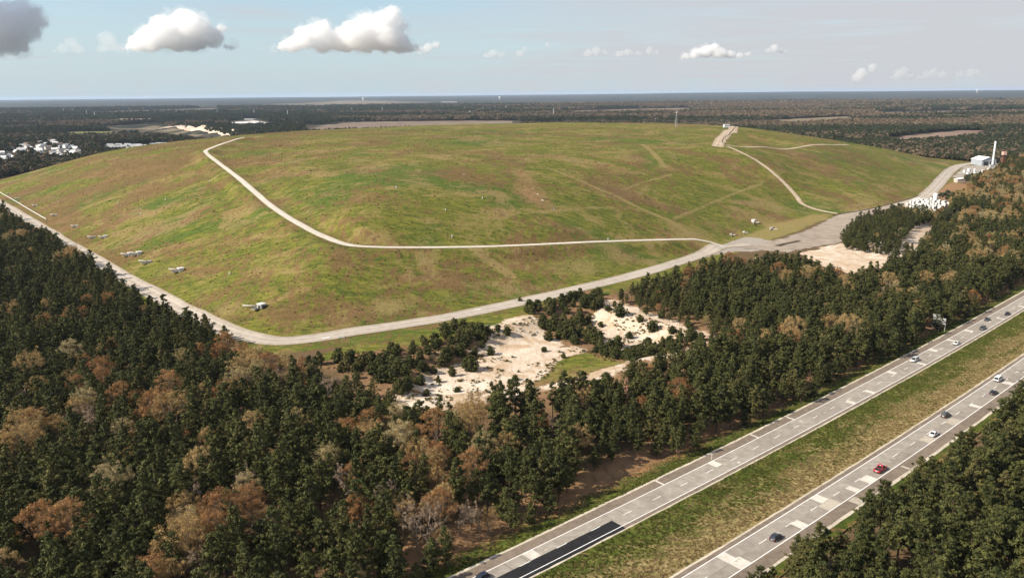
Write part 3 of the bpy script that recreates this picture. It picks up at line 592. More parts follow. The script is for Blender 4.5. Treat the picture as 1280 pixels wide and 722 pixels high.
ribbon('perimeter_road', D['perimeter'], 11.5, M['gravel_road'], .30, .8, 7, label='wide pale gravel road running round the foot of the hill', seed=1)
ribbon('haul_road', [q[:2] for q in D['bench']], (6.5, 4.2), M['bench_road'], .32, .5, 5, label='narrow pale stone road climbing across the near side of the hill', seed=2)
ribbon('valley_track', D['track'], 5.0, M['dirt_road'], .30, .7, 4, label='tan dirt track climbing the gully of the hill from the gravel yard', seed=3)
ribbon('summit_track', D['toproad'], 15., M['dirt_road'], .35, 2.5, 6, label='broad rutted dirt track cut over the crest of the hill', seed=4)
ribbon('ridge_track', D['sidetrack'], 5., M['dirt_road'], .30, .8, 4, label='thin dirt track across the far shoulder of the hill', seed=5)
ribbon('plant_road', D['plantroad'], 15., M['gravel_road'], .36, .9, 6, label='grey road curving from the gravel yard to the plant with a chimney', seed=6)
def yard():
    P = D['yard']; n = 3.0; ax = np.arange(min(p[0] for p in P), max(p[0] for p in P), n); ay = np.arange(min(p[1] for p in P), max(p[1] for p in P), n)
    X, Y = np.meshgrid(ax, ay); d = poly_sd(X, Y, P)+2*fbm(X/14, Y/14, 3, 6); ok = d > 0
    idx = -np.ones(X.shape, int); idx[ok] = np.arange(ok.sum()); V = np.stack([X[ok], Y[ok], HT(X[ok], Y[ok])+.22], -1); F = []
    for j in range(X.shape[0]-1):
        for i in range(X.shape[1]-1):
            q = (idx[j, i], idx[j, i+1], idx[j+1, i+1], idx[j+1, i])
            if min(q) >= 0: F.append(q)
    tag(link('gravel_yard', mesh_from('gravel_yard', V, np.array(F), [M['yard']], None, True)), 'broad grey brown gravel yard between the hill and the wooded mound', None, None, 'structure')
yard()
M['ditch'] = asphalt('ditch_earth', (.035, .028, .018), (.085, .062, .038), .6)
ribbon('drainage_ditch', D['ditch'], 3.2, M['ditch'], .34, 1.0, 4, label='dark ditch along the foot of the eastern slope beside the gravel road', seed=8)
ribbon('track_ditch', D['ditch2'], 2.4, M['ditch'], .42, .8, 4, label='dark ditch beside the rutted track at the crest', seed=9)
ribbon('wet_patch', D['wet'], 7, M['ditch'], .30, 2.0, 3, label='dark wet patch on the gravel yard', seed=10)

# highway: everything in (s, t) along and across
def strip_mesh(name, s0, s1, t0, t1, mat, z=0.0, step=6.0, cross=2, dip=0.0, zf=None, jit=0.0, seed=0):
    s = np.linspace(s0, s1, max(2, int((s1-s0)/step)+1)); V = []
    for k in range(cross):
        u = k/(cross-1); tt = np.full(len(s), t0+(t1-t0)*u)
        if jit and k in (0, cross-1): tt = tt+jit*fbm(s/3., s*0+seed+k, 3, seed)
        x, y = hw_pt(s, tt); zz = z-dip*math.sin(math.pi*u) if zf is None else zf(u)
        V.append(np.stack([x, y, np.full(len(s), zz)], -1))
    V = np.stack(V, 1).reshape(-1, 3); F = []
    for i in range(len(s)-1):
        for k in range(cross-1): a = i*cross+k; F.append((a+cross, a+cross+1, a+1, a) if t1 > t0 else (a, a+1, a+cross+1, a+cross))
    return mesh_from(name, V, np.array(F), [mat], None, cross > 3)

def lane_material():
    m, nt, b = new_mat('concrete_carriageway', .9, .15); P = nt.pos()
    th = R_(-40.5)
    n = nt.noise(P, .4, 5, .6); n2 = nt.noise(P, 5.0, 3, .7); lw = nt.noise(nt.map(P, (.02, .9, .5), (0, 0, th)), 1.0, 4, .55); sl = nt.noise(nt.map(P, (.09, .02, .1), (0, 0, th)), 1.0, 3, .6)
    c = nt.mix(nt.rng(n, .3, .7), (.25, .222, .186), (.335, .302, .258)); c = nt.mix(nt.math('MULTIPLY', nt.rng(lw, .45, .7), .5), c, (.20, .18, .16))
    c = nt.mix(nt.math('MULTIPLY', nt.rng(sl, .5, .62), .35), c, (.19, .16, .14)); c = nt.mix(nt.math('MULTIPLY', nt.rng(n2, .55, .8), .3), c, (.15, .14, .13))
    nt.put(b.inputs['Base Color'], c); nt.put(b.inputs['Normal'], nt.bump(n2, .2, .02)); return m
M['lane'] = lane_material()
M['lane_worn'] = asphalt('worn_concrete_lane', (.19, .165, .14), (.28, .25, .212), .3)

def verge_material(name, w_dry, far_col):
    m, nt, b = new_mat(name, .95, .06); P = nt.pos(); th = R_(-40.5)
    st = nt.noise(nt.map(P, (.06, .40, .2), (0, 0, th)), 1.0, 8, .7, .6); n = nt.noise(P, .12, 8, .7, .5); f = nt.noise(P, 1.1, 6, .75); ff = nt.noise(P, 4.0, 4, .75)
    u = nt.attr('across').outputs['Fac']
    g = nt.mix(nt.rng(n, .35, .65), (.042, .072, .010), (.105, .125, .020)); g = nt.mix(nt.rng(f, .5, .75), g, (.14, .135, .035))
    g = nt.mix(nt.math('MULTIPLY', nt.rng(st, .52, .62), .7), g, (.10, .075, .028))
    t = nt.mix(nt.rng(f, .3, .7), far_col[0], far_col[1]); br = nt.mix(f, (.075, .05, .025), (.15, .095, .05))
    k = nt.math('ADD', nt.math('ADD', nt.math('MULTIPLY', u, .8), nt.math('MULTIPLY', nt.math('SUBTRACT', st, .5), 2.2)), nt.math('ADD', nt.math('MULTIPLY', nt.math('SUBTRACT', n, .5), 1.8), nt.math('MULTIPLY', nt.math('SUBTRACT', f, .5), .8)))
    c = nt.mix(nt.rng(k, w_dry-.3, w_dry+.3), g, t)
    c = nt.mix(nt.math('MULTIPLY', nt.rng(nt.math('ADD', nt.math('MULTIPLY', st, .5), nt.math('MULTIPLY', nt.noise(P, .3, 6, .7), .5)), .54, .64), .7), c, br)
    c = nt.mix(nt.math('MULTIPLY', nt.rng(ff, .53, .68), .65), c, (.028, .034, .011)); c = nt.mix(nt.math('MULTIPLY', nt.rng(ff, .44, .30), .45), c, (.34, .28, .14))
    nt.put(b.inputs['Base Color'], c); nt.put(b.inputs['Normal'], nt.bump(nt.math('ADD', f, nt.math('MULTIPLY', ff, .5)), .8, .4)); return m
M['median'] = verge_material('median_grass', .42, ((.18, .13, .05), (.37, .29, .14))); M['verge'] = verge_material('verge_grass', .62, ((.20, .10, .045), (.36, .20, .10)))

def across(me, fn):
    co = np.zeros(len(me.vertices)*3, np.float32); me.vertices.foreach_get('co', co); co = co.reshape(-1, 3)
    s, t = hw_st(co[:, 0].astype(float), co[:, 1].astype(float)); at = me.attributes.new('across', 'FLOAT', 'POINT'); at.data.foreach_set('value', fn(s, t).astype(np.float32))

S0, S1 = -330., 1300.
def setting(name, me, label): return tag(link(name, me), label, None, None, 'structure')
setting('far_carriageway', strip_mesh('far_carriageway', S0, S1, 0, 7.4, M['lane']), 'pale concrete carriageway beside the pine wood, traffic coming nearer')
setting('near_carriageway', strip_mesh('near_carriageway', S0, S1, -31.7, -24.3, M['lane']), 'pale concrete carriageway beyond the grass median, traffic going away')
setting('worn_lane', strip_mesh('worn_lane', S0, S1, -31.7, -28.05, M['lane_worn'], .004), 'darker patched lane along the outer side of the near carriageway')
for nm, t0, t1, lab in (('outer_shoulder', 7.4, 10.6, 'brown asphalt shoulder between carriageway and wood'), ('inner_shoulder', -1.25, 0, 'narrow dark shoulder between far carriageway and median'),
                        ('median_shoulder', -24.3, -22.9, 'narrow brown shoulder between near carriageway and median'), ('wood_shoulder', -35.2, -31.7, 'brown asphalt shoulder beside the dense wood at the near side')):
    setting(nm, strip_mesh(nm, S0, S1, t0, t1, M['shoulder'], -.004, cross=2), lab)
for t0, t1, sd, lab in ((10.55, 11.35, 1, 'pale gravel edge of the shoulder beside the wood verge'), (-1.75, -1.22, 2, 'pale edge of the far carriageway along the median'), (-22.95, -22.4, 3, 'pale edge of the near carriageway along the median'), (-36.1, -35.15, 4, 'pale gravel edge beside the dense near wood')):
    setting('gravel_edge', strip_mesh('gravel_edge', S0, S1, t0, t1, M['gutter'], .012, 1.5, 2, jit=.22, seed=sd), lab)
me = strip_mesh('median', S0, S1, -22.6, -1.5, M['median'], -.02, 3, 12, .55); across(me, lambda s, t: np.clip((-t-1.5)/21, 0, 1)); setting('grass_median', me, 'strip of green and straw coloured grass between the two carriageways')
me = strip_mesh('verge', S0, S1, 11.2, 19., M['verge'], 0, 3, 5, zf=lambda u: .0-.25*math.sin(math.pi*u)-.75*u, jit=.0); across(me, lambda s, t: np.clip((t-11.2)/7.6, 0, 1)**1.5); setting('grass_verge', me, 'green grass verge between the highway shoulder and the wood')
me = strip_mesh('verge', S0, S1, -38.5, -36., M['verge'], 0, 3, 3, zf=lambda u: -.7*(1-u)); across(me, lambda s, t: np.clip((-t-36)/3, 0, 1)); setting('near_verge', me, 'thin grass verge under the dense near wood')
# painted lines
def paint_set(name, t, label, dashes=None, w=.17, z=.012):
    V = []; F = []
    segs = dashes or [(S0, S1)]
    for a, b in segs:
        s = np.linspace(a, b, max(2, int((b-a)/6)+1)); o = len(V)
        for i, q in enumerate(s):
            for tt in (t-w/2, t+w/2): x, y = hw_pt(q, tt); V.append((float(x), float(y), z))
        for i in range(len(s)-1): F.append((o+2*i, o+2*i+2, o+2*i+3, o+2*i+1))
    return setting(name, mesh_from(name, V, [f for f in F], [M['paint']]), label)
for t, lab in ((.12, 'white edge line on the median side of the far carriageway'), (7.3, 'white edge line on the wood side of the far carriageway'), (-24.42, 'white edge line on the median side of the near carriageway'), (-31.55, 'white edge line on the outer side of the near carriageway')):
    paint_set('edge_line', t, lab, None, .22)
for t, ph, lab in ((3.72, 2, 'white lane dashes along the far carriageway'), (-28.0, 5, 'white lane dashes along the near carriageway')):
    paint_set('lane_dashes', t, lab, [(q, q+3.4) for q in np.arange(S0+ph, S1, 12.2)], .18, .016)
# concrete repair slabs, in the lanes where the photograph shows them
def slab(s, t0, t1, w, mat, z, label, skew=0.0):
    V = []
    for a, b in ((s-w/2, t0), (s+w/2, t0), (s+w/2+skew, t1), (s-w/2+skew, t1)): x, y = hw_pt(a, b); V.append((float(x), float(y), z))
    return setting('repair_slab', mesh_from('repair_slab', V, [(0, 1, 2, 3)], [mat]), label)
for s, t0, t1, w, mk in ((7, 3.9, 7.2, 3.2, 1), (81.5, 3.9, 7.2, 3.0, 1), (59.5, 7.5, 10.4, .7, 1), (159.3, .3, 3.5, 2.6, 1), (174.6, .3, 3.5, 2.2, 1), (201.8, 3.9, 7.2, 2.6, 1), (221.2, .3, 3.5, 2.2, 1), (243, 3.9, 7.2, 3, 1), (263.4, 3.9, 7.2, 2, 1), (284.9, 3.9, 7.2, 3, 1), (318, .3, 3.6, 2.0, 1), (350.8, .4, 3.5, 2, 1), (130, 7.5, 10.4, .8, 1), (108, 7.5, 10.4, .8, 1),
                         (42.6, -31.4, -28.1, 4.4, 1), (42.0, -28.0, -24.5, 3.2, 1), (69.1, -31.4, -28.1, 3.2, 1), (84.5, -31.4, -28.1, 6.5, 2), (85.4, -28., -24.5, 3.6, 1), (97.6, -31.4, -28.1, 2.6, 1), (106.5, -31.4, -28.1, 4.6, 1), (222, -31.4, -28.1, 3.4, 1), (188.4, -31.4, -28.1, 2.6, 1), (147.1, -31.4, -28.1, 5, 2), (168.2, -31.4, -28.1, 6, 2), (61, -29.4, -28.1, 1.4, 1), (118, -29.2, -28.1, 2.4, 1), (64, -35., -33.2, .5, 1), (122, -35, -32.4, 1.2, 2), (92, -35, -32, 3.5, 2)):
    slab(s, t0, t1, w, M['concrete_new' if mk == 1 else 'concrete_tan'], .008, ('white' if mk == 1 else 'tan')+' concrete repair slab set in the carriageway')
for k in range(80):
    s = -20+k*4.9+rng.uniform(-.6, .6); lane = ((.2, 3.6), (3.8, 7.2), (-28., -24.5), (-31.4, -28.1))[rng.integers(0, 4)]
    if rng.random() < .55: slab(s, lane[0], lane[1], .10, M['joint'], .007, 'thin dark joint across the carriageway')
for k in range(26):
    s = rng.uniform(0, 330); t = rng.choice((1.0, 2.9, 4.6, 6.3, -25.5, -29., -30.4)); w = rng.uniform(.4, 1.1)
    slab(s, t, t+rng.uniform(.4, 1.0), w, M['concrete_tan' if rng.random() < .6 else 'concrete_new'], .009, 'small pale patch in the carriageway')
me = strip_mesh('dark_patch', S0, 33.6, -1.2, 3.75, M['asphalt_new'], .006); setting('asphalt_patch', me, 'long black fresh asphalt patch along the median side of the far carriageway')
# ------------------------------------------------------------------ trees
def foliage_mat(name, cols, var=.5, rough=.75, trans=.25, scale=.7):
    """cols: list of colours blended by the tree's own random number and by a clump-size noise"""
    m, nt, b = new_mat(name, rough, .12)
    oi = nt.node('ShaderNodeObjectInfo'); r = nt.node('ShaderNodeValToRGB'); cr = r.color_ramp
    while len(cr.elements) < len(cols): cr.elements.new(.5)
    for i, c in enumerate(cols): cr.elements[i].position = i/(len(cols)-1); cr.elements[i].color = (*c, 1)
    nt.put(r.inputs[0], oi.outputs['Random'])
    n = nt.noise(nt.obj(), scale, 3, .6)
    c = nt.mix(nt.math('MULTIPLY', nt.rng(n, .35, .7), var), r.outputs[0], (min(1, cols[-1][0]*1.9), min(1, cols[-1][1]*1.75), cols[-1][2]*1.5))
    c = nt.mix(nt.math('MULTIPLY', nt.rng(n, .55, .3), var*.8), c, tuple(q*.5 for q in cols[0]))
    nt.put(b.inputs['Base Color'], c)
    tr = nt.node('ShaderNodeBsdfTranslucent'); nt.put(tr.inputs[0], c); mx = nt.node('ShaderNodeMixShader'); mx.inputs[0].default_value = trans
    nt.l.new(b.outputs[0], mx.inputs[1]); nt.l.new(tr.outputs[0], mx.inputs[2]); nt.l.new(mx.outputs[0], m.node_tree.nodes['Material Output'].inputs[0])
    return m
M['needles'] = foliage_mat('pine_needles', [(.029, .038, .013), (.046, .053, .017), (.074, .079, .026)], .55, trans=.15)
M['olive'] = foliage_mat('olive_needles', [(.06, .064, .022), (.095, .088, .032)], .5, trans=.15)
M['needles_far'] = foliage_mat('distant_needles', [(.024, .032, .016), (.042, .048, .022)], .3, trans=0.0)
M['bark'] = plain('pine_bark', (.085, .058, .042), .95, .05, var=.35, scale=3)
M['bark_pale'] = plain('pale_bark', (.22, .175, .13), .95, .05, var=.3, scale=3)
M['russet'] = foliage_mat('russet_buds', [(.19, .095, .042), (.25, .135, .058), (.30, .175, .078)], .5, trans=.25)
M['tan'] = foliage_mat('tan_buds', [(.24, .155, .065), (.30, .205, .088), (.36, .265, .125)], .5, trans=.25)
M['straw'] = foliage_mat('straw_buds', [(.25, .20, .08), (.30, .245, .12), (.36, .30, .17)], .4, trans=.25)
M['twig'] = foliage_mat('grey_twigs', [(.18, .13, .09), (.24, .18, .13), (.29, .22, .16)], .3, trans=.05)
M['deadpine'] = foliage_mat('dead_needles', [(.26, .15, .10), (.30, .18, .12)], .4, trans=.1)

def puffs_mesh(centres, radii, n_each, size, aspect, r, flat=.7, up=.35):
    """many small leaf-sized faces in clumps; returns verts, quads"""
    C = np.repeat(np.array(centres), n_each, 0); Rr = np.repeat(np.array(radii), n_each)
    n = len(C); d = r.normal(size=(n, 3)); d /= np.linalg.norm(d, axis=1)[:, None]
    rad = Rr*(r.random(n)**.4); P = C+d*rad[:, None]*np.array([1, 1, flat])
    nn = d*1.0+r.normal(size=(n, 3))*.42+np.array([0, 0, up]); nn /= np.linalg.norm(nn, axis=1)[:, None]     # faces look outward, so a clump shades as a clump
    a = np.cross(nn, r.normal(size=(n, 3))); a /= np.linalg.norm(a, axis=1)[:, None]+1e-9; b = np.cross(nn, a)
    s = size*r.uniform(.6, 1.4, n); A = a*s[:, None]; B = b*(s*aspect)[:, None]
    V = np.stack([P-A*.5-B*.35, P-A*.5+B*.35, P+A*.5+B*.5, P+A*.5-B*.5], 1).reshape(-1, 3)
    return V, np.arange(n*4).reshape(n, 4)

def limb(mb, p, q, r0, r1, n=5): mb.tube(p, q, r0, r1, n, 0, False)

def pine_proto(seed, h, spread, bare, n_each=24, dens=1.0):
    r = np.random.default_rng(seed); mb = MB(); cs = []; rs = []
    lean = r.normal(size=2)*.03*h; k = 5; pts = [np.array([lean[0]*(i/k)**2, lean[1]*(i/k)**2, h*.97*i/k]) for i in range(k+1)]
    for i in range(k): limb(mb, pts[i], pts[i+1], .17*(1-i/k)+.03, .17*(1-(i+1)/k)+.03, 6)
    z = h*bare; ang = r.uniform(0, 6)
    while z < h*.98:
        u = (z-h*bare)/(h*(1-bare)); prof = max(.10, min(1., .45+u*2.6)*(1-u)**.72*1.12)*(1+.22*math.sin(u*23+seed))
        nb = max(3, int(5*dens*(1-.4*u)+r.integers(0, 2))); ax = np.interp(z/(h*.97), np.linspace(0, 1, k+1), [p[0] for p in pts]); ay = np.interp(z/(h*.97), np.linspace(0, 1, k+1), [p[1] for p in pts])
        for j in range(nb):
            ang += 2.4+r.normal()*.4; L = spread*prof*r.uniform(.55, 1.15); up = r.uniform(.05, .45)+.5*u
            base = np.array([ax, ay, z+r.normal()*.25]); tip = base+L*np.array([math.cos(ang), math.sin(ang), up])
            if L > .7: limb(mb, base, tip, .05, .015, 3)
            m = max(1, int(round(L/1.0)))
            for q in range(m):
                f = (q+1)/m if m > 1 else .8
                cs.append(base+(tip-base)*f+r.normal(size=3)*.18); rs.append(r.uniform(.50, .90)*(1.05-.25*u))
        z += r.uniform(.55, .95)*h/13.
    cs.append(np.array([pts[-1][0], pts[-1][1], h*.98])); rs.append(.45)
    V, F = puffs_mesh(cs, rs, n_each, .46, .5, r)
    return mb, V, F

def round_proto(seed, h, spread, n_each, size, aspect, crown_lo=.35, n_limb=9, puff=.75, shell=True, up=.2):
    """deciduous tree: forked limbs carrying an uneven rounded crown of small faces"""
    r = np.random.default_rng(seed); mb = MB(); cs = []; rs = []
    fork = h*r.uniform(.22, .34); limb(mb, (0, 0, 0), (0, 0, fork), .2, .15, 7)
    for i in range(n_limb):
        a = 2*math.pi*i/n_limb+r.normal()*.3; e = r.uniform(.25, 1.0); R0 = spread*math.sqrt(r.random())
        z = h*(crown_lo+(1-crown_lo)*(1-.42*(R0/spread)**2)*r.uniform(.75, 1.0))
        tip = np.array([R0*math.cos(a), R0*math.sin(a), z]); base = np.array([0, 0, fork*r.uniform(.75, 1.0)]); mid = base*.45+tip*.55+np.array([0, 0, -.06*h])+r.normal(size=3)*.25
        limb(mb, base, mid, .10, .06, 5); limb(mb, mid, tip, .06, .02, 4)
        for q in range(6):
            t2 = mid+(tip-mid)*r.uniform(0, 1)+r.normal(size=3)*np.array([.28, .28, .16])*spread*.75; t2[2] = min(t2[2], h)
            limb(mb, mid+(tip-mid)*r.uniform(0, .8), t2, .03, .01, 3)
            cs.append(t2); rs.append(puff*r.uniform(.6, 1.3))
        cs.append(tip); rs.append(puff)
    for q in range(int(n_limb*3.2)):
        a = r.uniform(0, 6.283); w = math.sqrt(r.random()); zc = crown_lo*h+(1-crown_lo)*h*math.sqrt(max(0, 1-w*w*.9))*r.uniform(.85, 1.0)
        cs.append(np.array([w*spread*math.cos(a), w*spread*math.sin(a), zc])); rs.append(puff*r.uniform(.7, 1.2))
    V, F = puffs_mesh(cs, rs, n_each, size, aspect, r, .85, up)
    return mb, V, F

def bare_proto(seed, h, spread):
    r = np.random.default_rng(seed); mb = MB(); 
    def grow(p, d, L, rad, lev):
        q = p+d*L; limb(mb, p, q, rad, rad*.6, 5 if lev < 2 else 3)
        if lev >= 4: return
        for k in range(r.integers(2, 4) if lev else r.integers(3, 6)):
            nd = d+r.normal(size=3)*(.42 if lev else .38); nd[2] = max(nd[2], .25); nd /= np.linalg.norm(nd)
            grow(p+d*L*r.uniform(.55, 1.0), nd, L*r.uniform(.55, .8), rad*.58, lev+1)
    grow(np.zeros(3), np.array([0, 0, 1.]), h*.34, .17, 0)
    V = np.array(mb.v); cs = V[V[:, 2] > h*.5]; cs = cs[r.integers(0, len(cs), 260)]
    V2, F2 = puffs_mesh(list(cs), [.3]*len(cs), 5, .5, .10, r, 1.0, .5)
    return mb, V2, F2

class Proto: pass
PROTO_COL = {}
def make_proto(kind, build, leaf, bark):
    mb, V, F = build; p = Proto()
    p.trunk = mb.mesh(kind+'_trunk', bark); p.crown = mesh_from(kind+'_crown', V, F, [leaf])
    nv = len(mb.v); v = np.concatenate([np.array(mb.v), V]); f = [tuple(q) for q in mb.f]+[tuple(int(i)+nv for i in q) for q in F]
    p.both = mesh_from(kind+'_whole', v, f, [bark, leaf], [0]*len(mb.f)+[1]*len(F))
    p.h = float(v[:, 2].max())
    return p
PINES = [make_proto('pine', pine_proto(10+i, h, sp, ba), M['needles'], M['bark']) for i, (h, sp, ba) in enumerate(((13.5, 3.0, .26), (12.0, 3.3, .18), (15.0, 2.9, .34), (11.0, 2.8, .12), (13.0, 3.6, .24), (14.0, 2.5, .30), (12.5, 3.1, .40)))]
PINES += [make_proto('olive_pine', pine_proto(31, 12.5, 3.4, .2), M['olive'], M['bark']), make_proto('pine', pine_proto(33, 13.8, 2.3, .42), M['needles'], M['bark'])]
SHRUBS = [make_proto('young_pine', pine_proto(40+i, h, sp, ba, 26, 1.3), M['olive'] if i == 2 else M['needles'], M['bark']) for i, (h, sp, ba) in enumerate(((6., 2.5, .04), (5., 2.6, .03), (6.5, 2.2, .06)))]
AUT = {}
for k, mat in (('russet', 'russet'), ('tan', 'tan'), ('straw', 'straw')):
    AUT[k] = [make_proto(k+'_tree', round_proto(70+i+len(k), h, sp, 52, .24, .34, .38, 10), M[mat], M['bark_pale']) for i, (h, sp) in enumerate(((12.8, 3.9), (11.0, 3.3), (13.8, 4.6)))]
BARE = [make_proto('bare_tree', bare_proto(90+i, h*1.12, 3), M['twig'], M['bark_pale']) for i, h in enumerate((12.5, 11.0, 13.0))]
DEAD = [make_proto('dead_pine', pine_proto(97, 11.5, 1.9, .22, 16), M['deadpine'], M['bark'])]

# where trees stand
WOOD = D['woodA_head']
sE = np.arange(-300, 1250, 9.)
def edge(s): return 15.6+1.7*np.sin(s/13.)+1.4*np.sin(s/5.3+1)+2.0*smooth(330, 380, s)
ex, ey = hw_pt(sE, edge(sE))
left_tail = [(-420, -160)]
WOOD_LEFT = list(WOOD)+[(float(a), float(b)) for a, b in zip(ex[::-1], ey[::-1])]
WOOD_LEFT = WOOD_LEFT+[(-420, -190), (-900, 300), (-1100, 800), (-900, 960)]
nx_, ny_ = hw_pt(sE, -(43.0+2.2*np.sin(sE/11.)+1.6*np.sin(sE/4.7)))
WOOD_NEAR = [(float(a), float(b)) for a, b in zip(nx_, ny_)]+[(1300, 500), (700, -100), (-100, -300)]
CAM = D['cam']; FV = np.array(CAM['F']); RV = np.array(CAM['R']); UV = np.array(CAM['U'])
def project(P):
    v = np.asarray(P, float)-np.array([0, 0, CAM['H']]); w = v@FV; w = np.where(w < 1, 1, w)
    return 640+CAM['f']*(v@RV)/w, 361-CAM['f']*(v@UV)/w, v@FV

def jgrid(x0, x1, y0, y1, sp):
    X, Y = np.meshgrid(np.arange(x0, x1, sp), np.arange(y0, y1, sp*.9)); X = X+((np.arange(X.shape[0]) % 2)*sp/2)[:, None]
    X = X+rng.uniform(-.42, .42, X.shape)*sp; Y = Y+rng.uniform(-.42, .42, Y.shape)*sp; return X.ravel(), Y.ravel()
X, Y = jgrid(-760, 1000, 60, 1350, 5.15)
inl = poly_sd(X, Y, WOOD_LEFT) > -5*((X < -90)|((X > 60) & (Y > 460))); inr = poly_sd(X, Y, WOOD_NEAR) > 0
hx_, hy_ = jgrid(min(p[0] for p in D['hump'])-12, max(p[0] for p in D['hump'])+12, min(p[1] for p in D['hump'])-12, max(p[1] for p in D['hump'])+12, 3.3)
ok = poly_sd(hx_, hy_, D['hump']) > -7; hx_, hy_ = hx_[ok], hy_[ok]
ok = (poly_sd(X, Y, D['hump']) < -7); X, Y, inl, inr = np.concatenate([X[ok], hx_]), np.concatenate([Y[ok], hy_]), np.concatenate([inl[ok], np.zeros(len(hx_), bool)]), np.concatenate([inr[ok], np.zeros(len(hx_), bool)])
hump = (poly_sd(X, Y, D['hump']) > -7) & (poly_sd(X, Y, D['humpface'])+2.5*fbm(X/6, Y/6, 2, 3) < 0)
cl = poly_sd(X, Y, D['clear']) > -1
hump_thin = hump & (rng.random(len(X)) < .78)
keep = ((inl & ~cl) | inr | hump_thin) & (poly_sd(X, Y, D['foot']) < -16)
for k in ('sandA', 'sandC', 'patch', 'yard', 'earth'): keep &= (poly_sd(X, Y, D[k]) < 1.5) | (hump & (k != 'yard'))
for k, w in (('perimeter', 9), ('plantroad', 11)): keep &= line_d(X, Y, D[k])[0] > w
keep &= poly_sd(X, Y, D['plantyard']) < 0
keep &= poly_sd(X, Y, D['blocks']) < 0
X, Y, inr, hump = X[keep], Y[keep], inr[keep], hump[keep]
Zt = HT(X, Y); sx, sy, depth = project(np.stack([X, Y, Zt+8], -1))
vis = (depth > 20) & (sx > -90) & (sx < 1370) & (sy < 860) & (sy > 100)
X, Y, Zt, inr, hump, sx, sy, depth = [q[vis] for q in (X, Y, Zt, inr, hump, sx, sy, depth)]
N = len(X); pa = np.full(N, .045)+.15*smooth(.12, .5, fbm(X/34, Y/26, 3, 41))*smooth(330, 250, Y+.35*X)*(X < 40); pa[inr] = .008; pa[hump] = 0
for cx, cy, rx, ry, p in D['autumn']:
    q = 1-smooth(.82, 1.18, np.sqrt(((X-cx)/rx)**2+((Y-cy)/ry)**2)+.25*fbm(X/9, Y/9, 2, 5)); pa = np.maximum(pa, p*q)
rightside = smooth(250, 420, X)*(1-inr)*smooth(-.1, .35, fbm(X/45, Y/45, 3, 77)); pa = np.maximum(pa, .55*rightside)
u = rng.random(N); isaut = u < pa
bw = np.zeros(N)
for cx, cy, rx, ry, p in [D['autumn'][i] for i in (12, 13, 18, 20)]: bw = np.maximum(bw, 1-smooth(.7, 1.1, np.sqrt(((X-cx)/rx)**2+((Y-cy)/ry)**2)))
typ = np.zeros(N, int)            # 0 pine, 1 russet, 2 tan, 3 straw, 4 bare
w3 = fbm(X/26, Y/26, 2, 55)
typ[isaut] = np.where(w3[isaut]+rng.normal(size=isaut.sum())*.40 > .24, 1, np.where(rng.random(isaut.sum()) < .36, 3, 2))
typ[isaut & (rng.random(N) < .10+.65*bw)] = 4
# thin out: broad crowns need room
thin = (typ > 0) & (rng.random(N) < .34); ok = ~thin
X, Y, Zt, inr, hump, sx, sy, depth, typ = [q[ok] for q in (X, Y, Zt, inr, hump, sx, sy, depth, typ)]
N = len(X); scl = np.where(rng.random(N) < .25, rng.uniform(.6, .85, N), np.where(rng.random(N) < .7, rng.uniform(.82, 1.08, N), rng.uniform(1.05, 1.3, N)))*(1+.12*fbm(X/40, Y/40, 2, 9)); scl[hump] *= .4+.42*rng.random(int(hump.sum()))
dsand = np.maximum(poly_sd(X, Y, D['sandA']), np.maximum(poly_sd(X, Y, D['patch']), poly_sd(X, Y, D['strip'])))
scl *= np.interp(-dsand, [0, 9, 30], [.42, .6, 1.0])
s_, t_ = hw_st(X, Y); scl *= np.where((~inr) & (t_ < 20), .85, 1.0)*np.where(inr, np.interp(-t_, [41, 50], [.85, 1.0]), 1.0); scl = np.where(inr, np.minimum(scl, np.interp(-t_, [41, 50], [.95, 1.25])), scl)
rot = rng.uniform(0, 6.28, N); var = rng.integers(0, 30, N)
KIND = {0: ('pine_tree', PINES), 1: ('russet_tree', AUT['russet']), 2: ('tan_tree', AUT['tan']), 3: ('straw_tree', AUT['straw']), 4: ('bare_tree', BARE)}
def plant_tree(kind, p, x, y, z, rz, s, label, cat, group):
    e = empty(kind, (x, y, z-.15), rz); e.scale = (s*e_w, s*e_w, s)
    tag(e, label, cat, group); link('trunk', p.trunk, e); link('crown', p.crown, e); return e
e_w = 1.0
def tree_words(t, near):
    where = 'wood nearest below the highway' if near else 'wood between highway and hill'
    return {0: ('dark green pine among many in the %s' % where, 'pine tree', 'pines in the %s' % where),
            1: ('russet brown budding tree in the %s' % where, 'tree', 'russet trees in the %s' % where),
            2: ('tan budding tree with a rounded crown in the %s' % where, 'tree', 'tan trees in the %s' % where),
            3: ('pale straw coloured tree in bud in the %s' % where, 'tree', 'straw coloured trees in the %s' % where),
            4: ('leafless grey brown tree with upright limbs in the %s' % where, 'bare tree', 'leafless trees in the %s' % where)}[t]
infr = (sx > 8) & (sx < 1272) & (sy > 100) & (sy < 712)
single = np.zeros(N, bool)
for t, cap in ((0, 290), (1, 150), (2, 170), (3, 110), (4, 110)):
    c = np.where((typ == t) & infr)[0]; c = c[np.argsort(depth[c])][:cap]; single[c] = True
for i in np.where(single)[0]:
    kn, pr = KIND[typ[i]]; lab, cat, grp = tree_words(int(typ[i]), bool(inr[i]))
    plant_tree(kn, pr[var[i] % len(pr)], X[i], Y[i], Zt[i], rot[i], scl[i], lab, cat, grp)

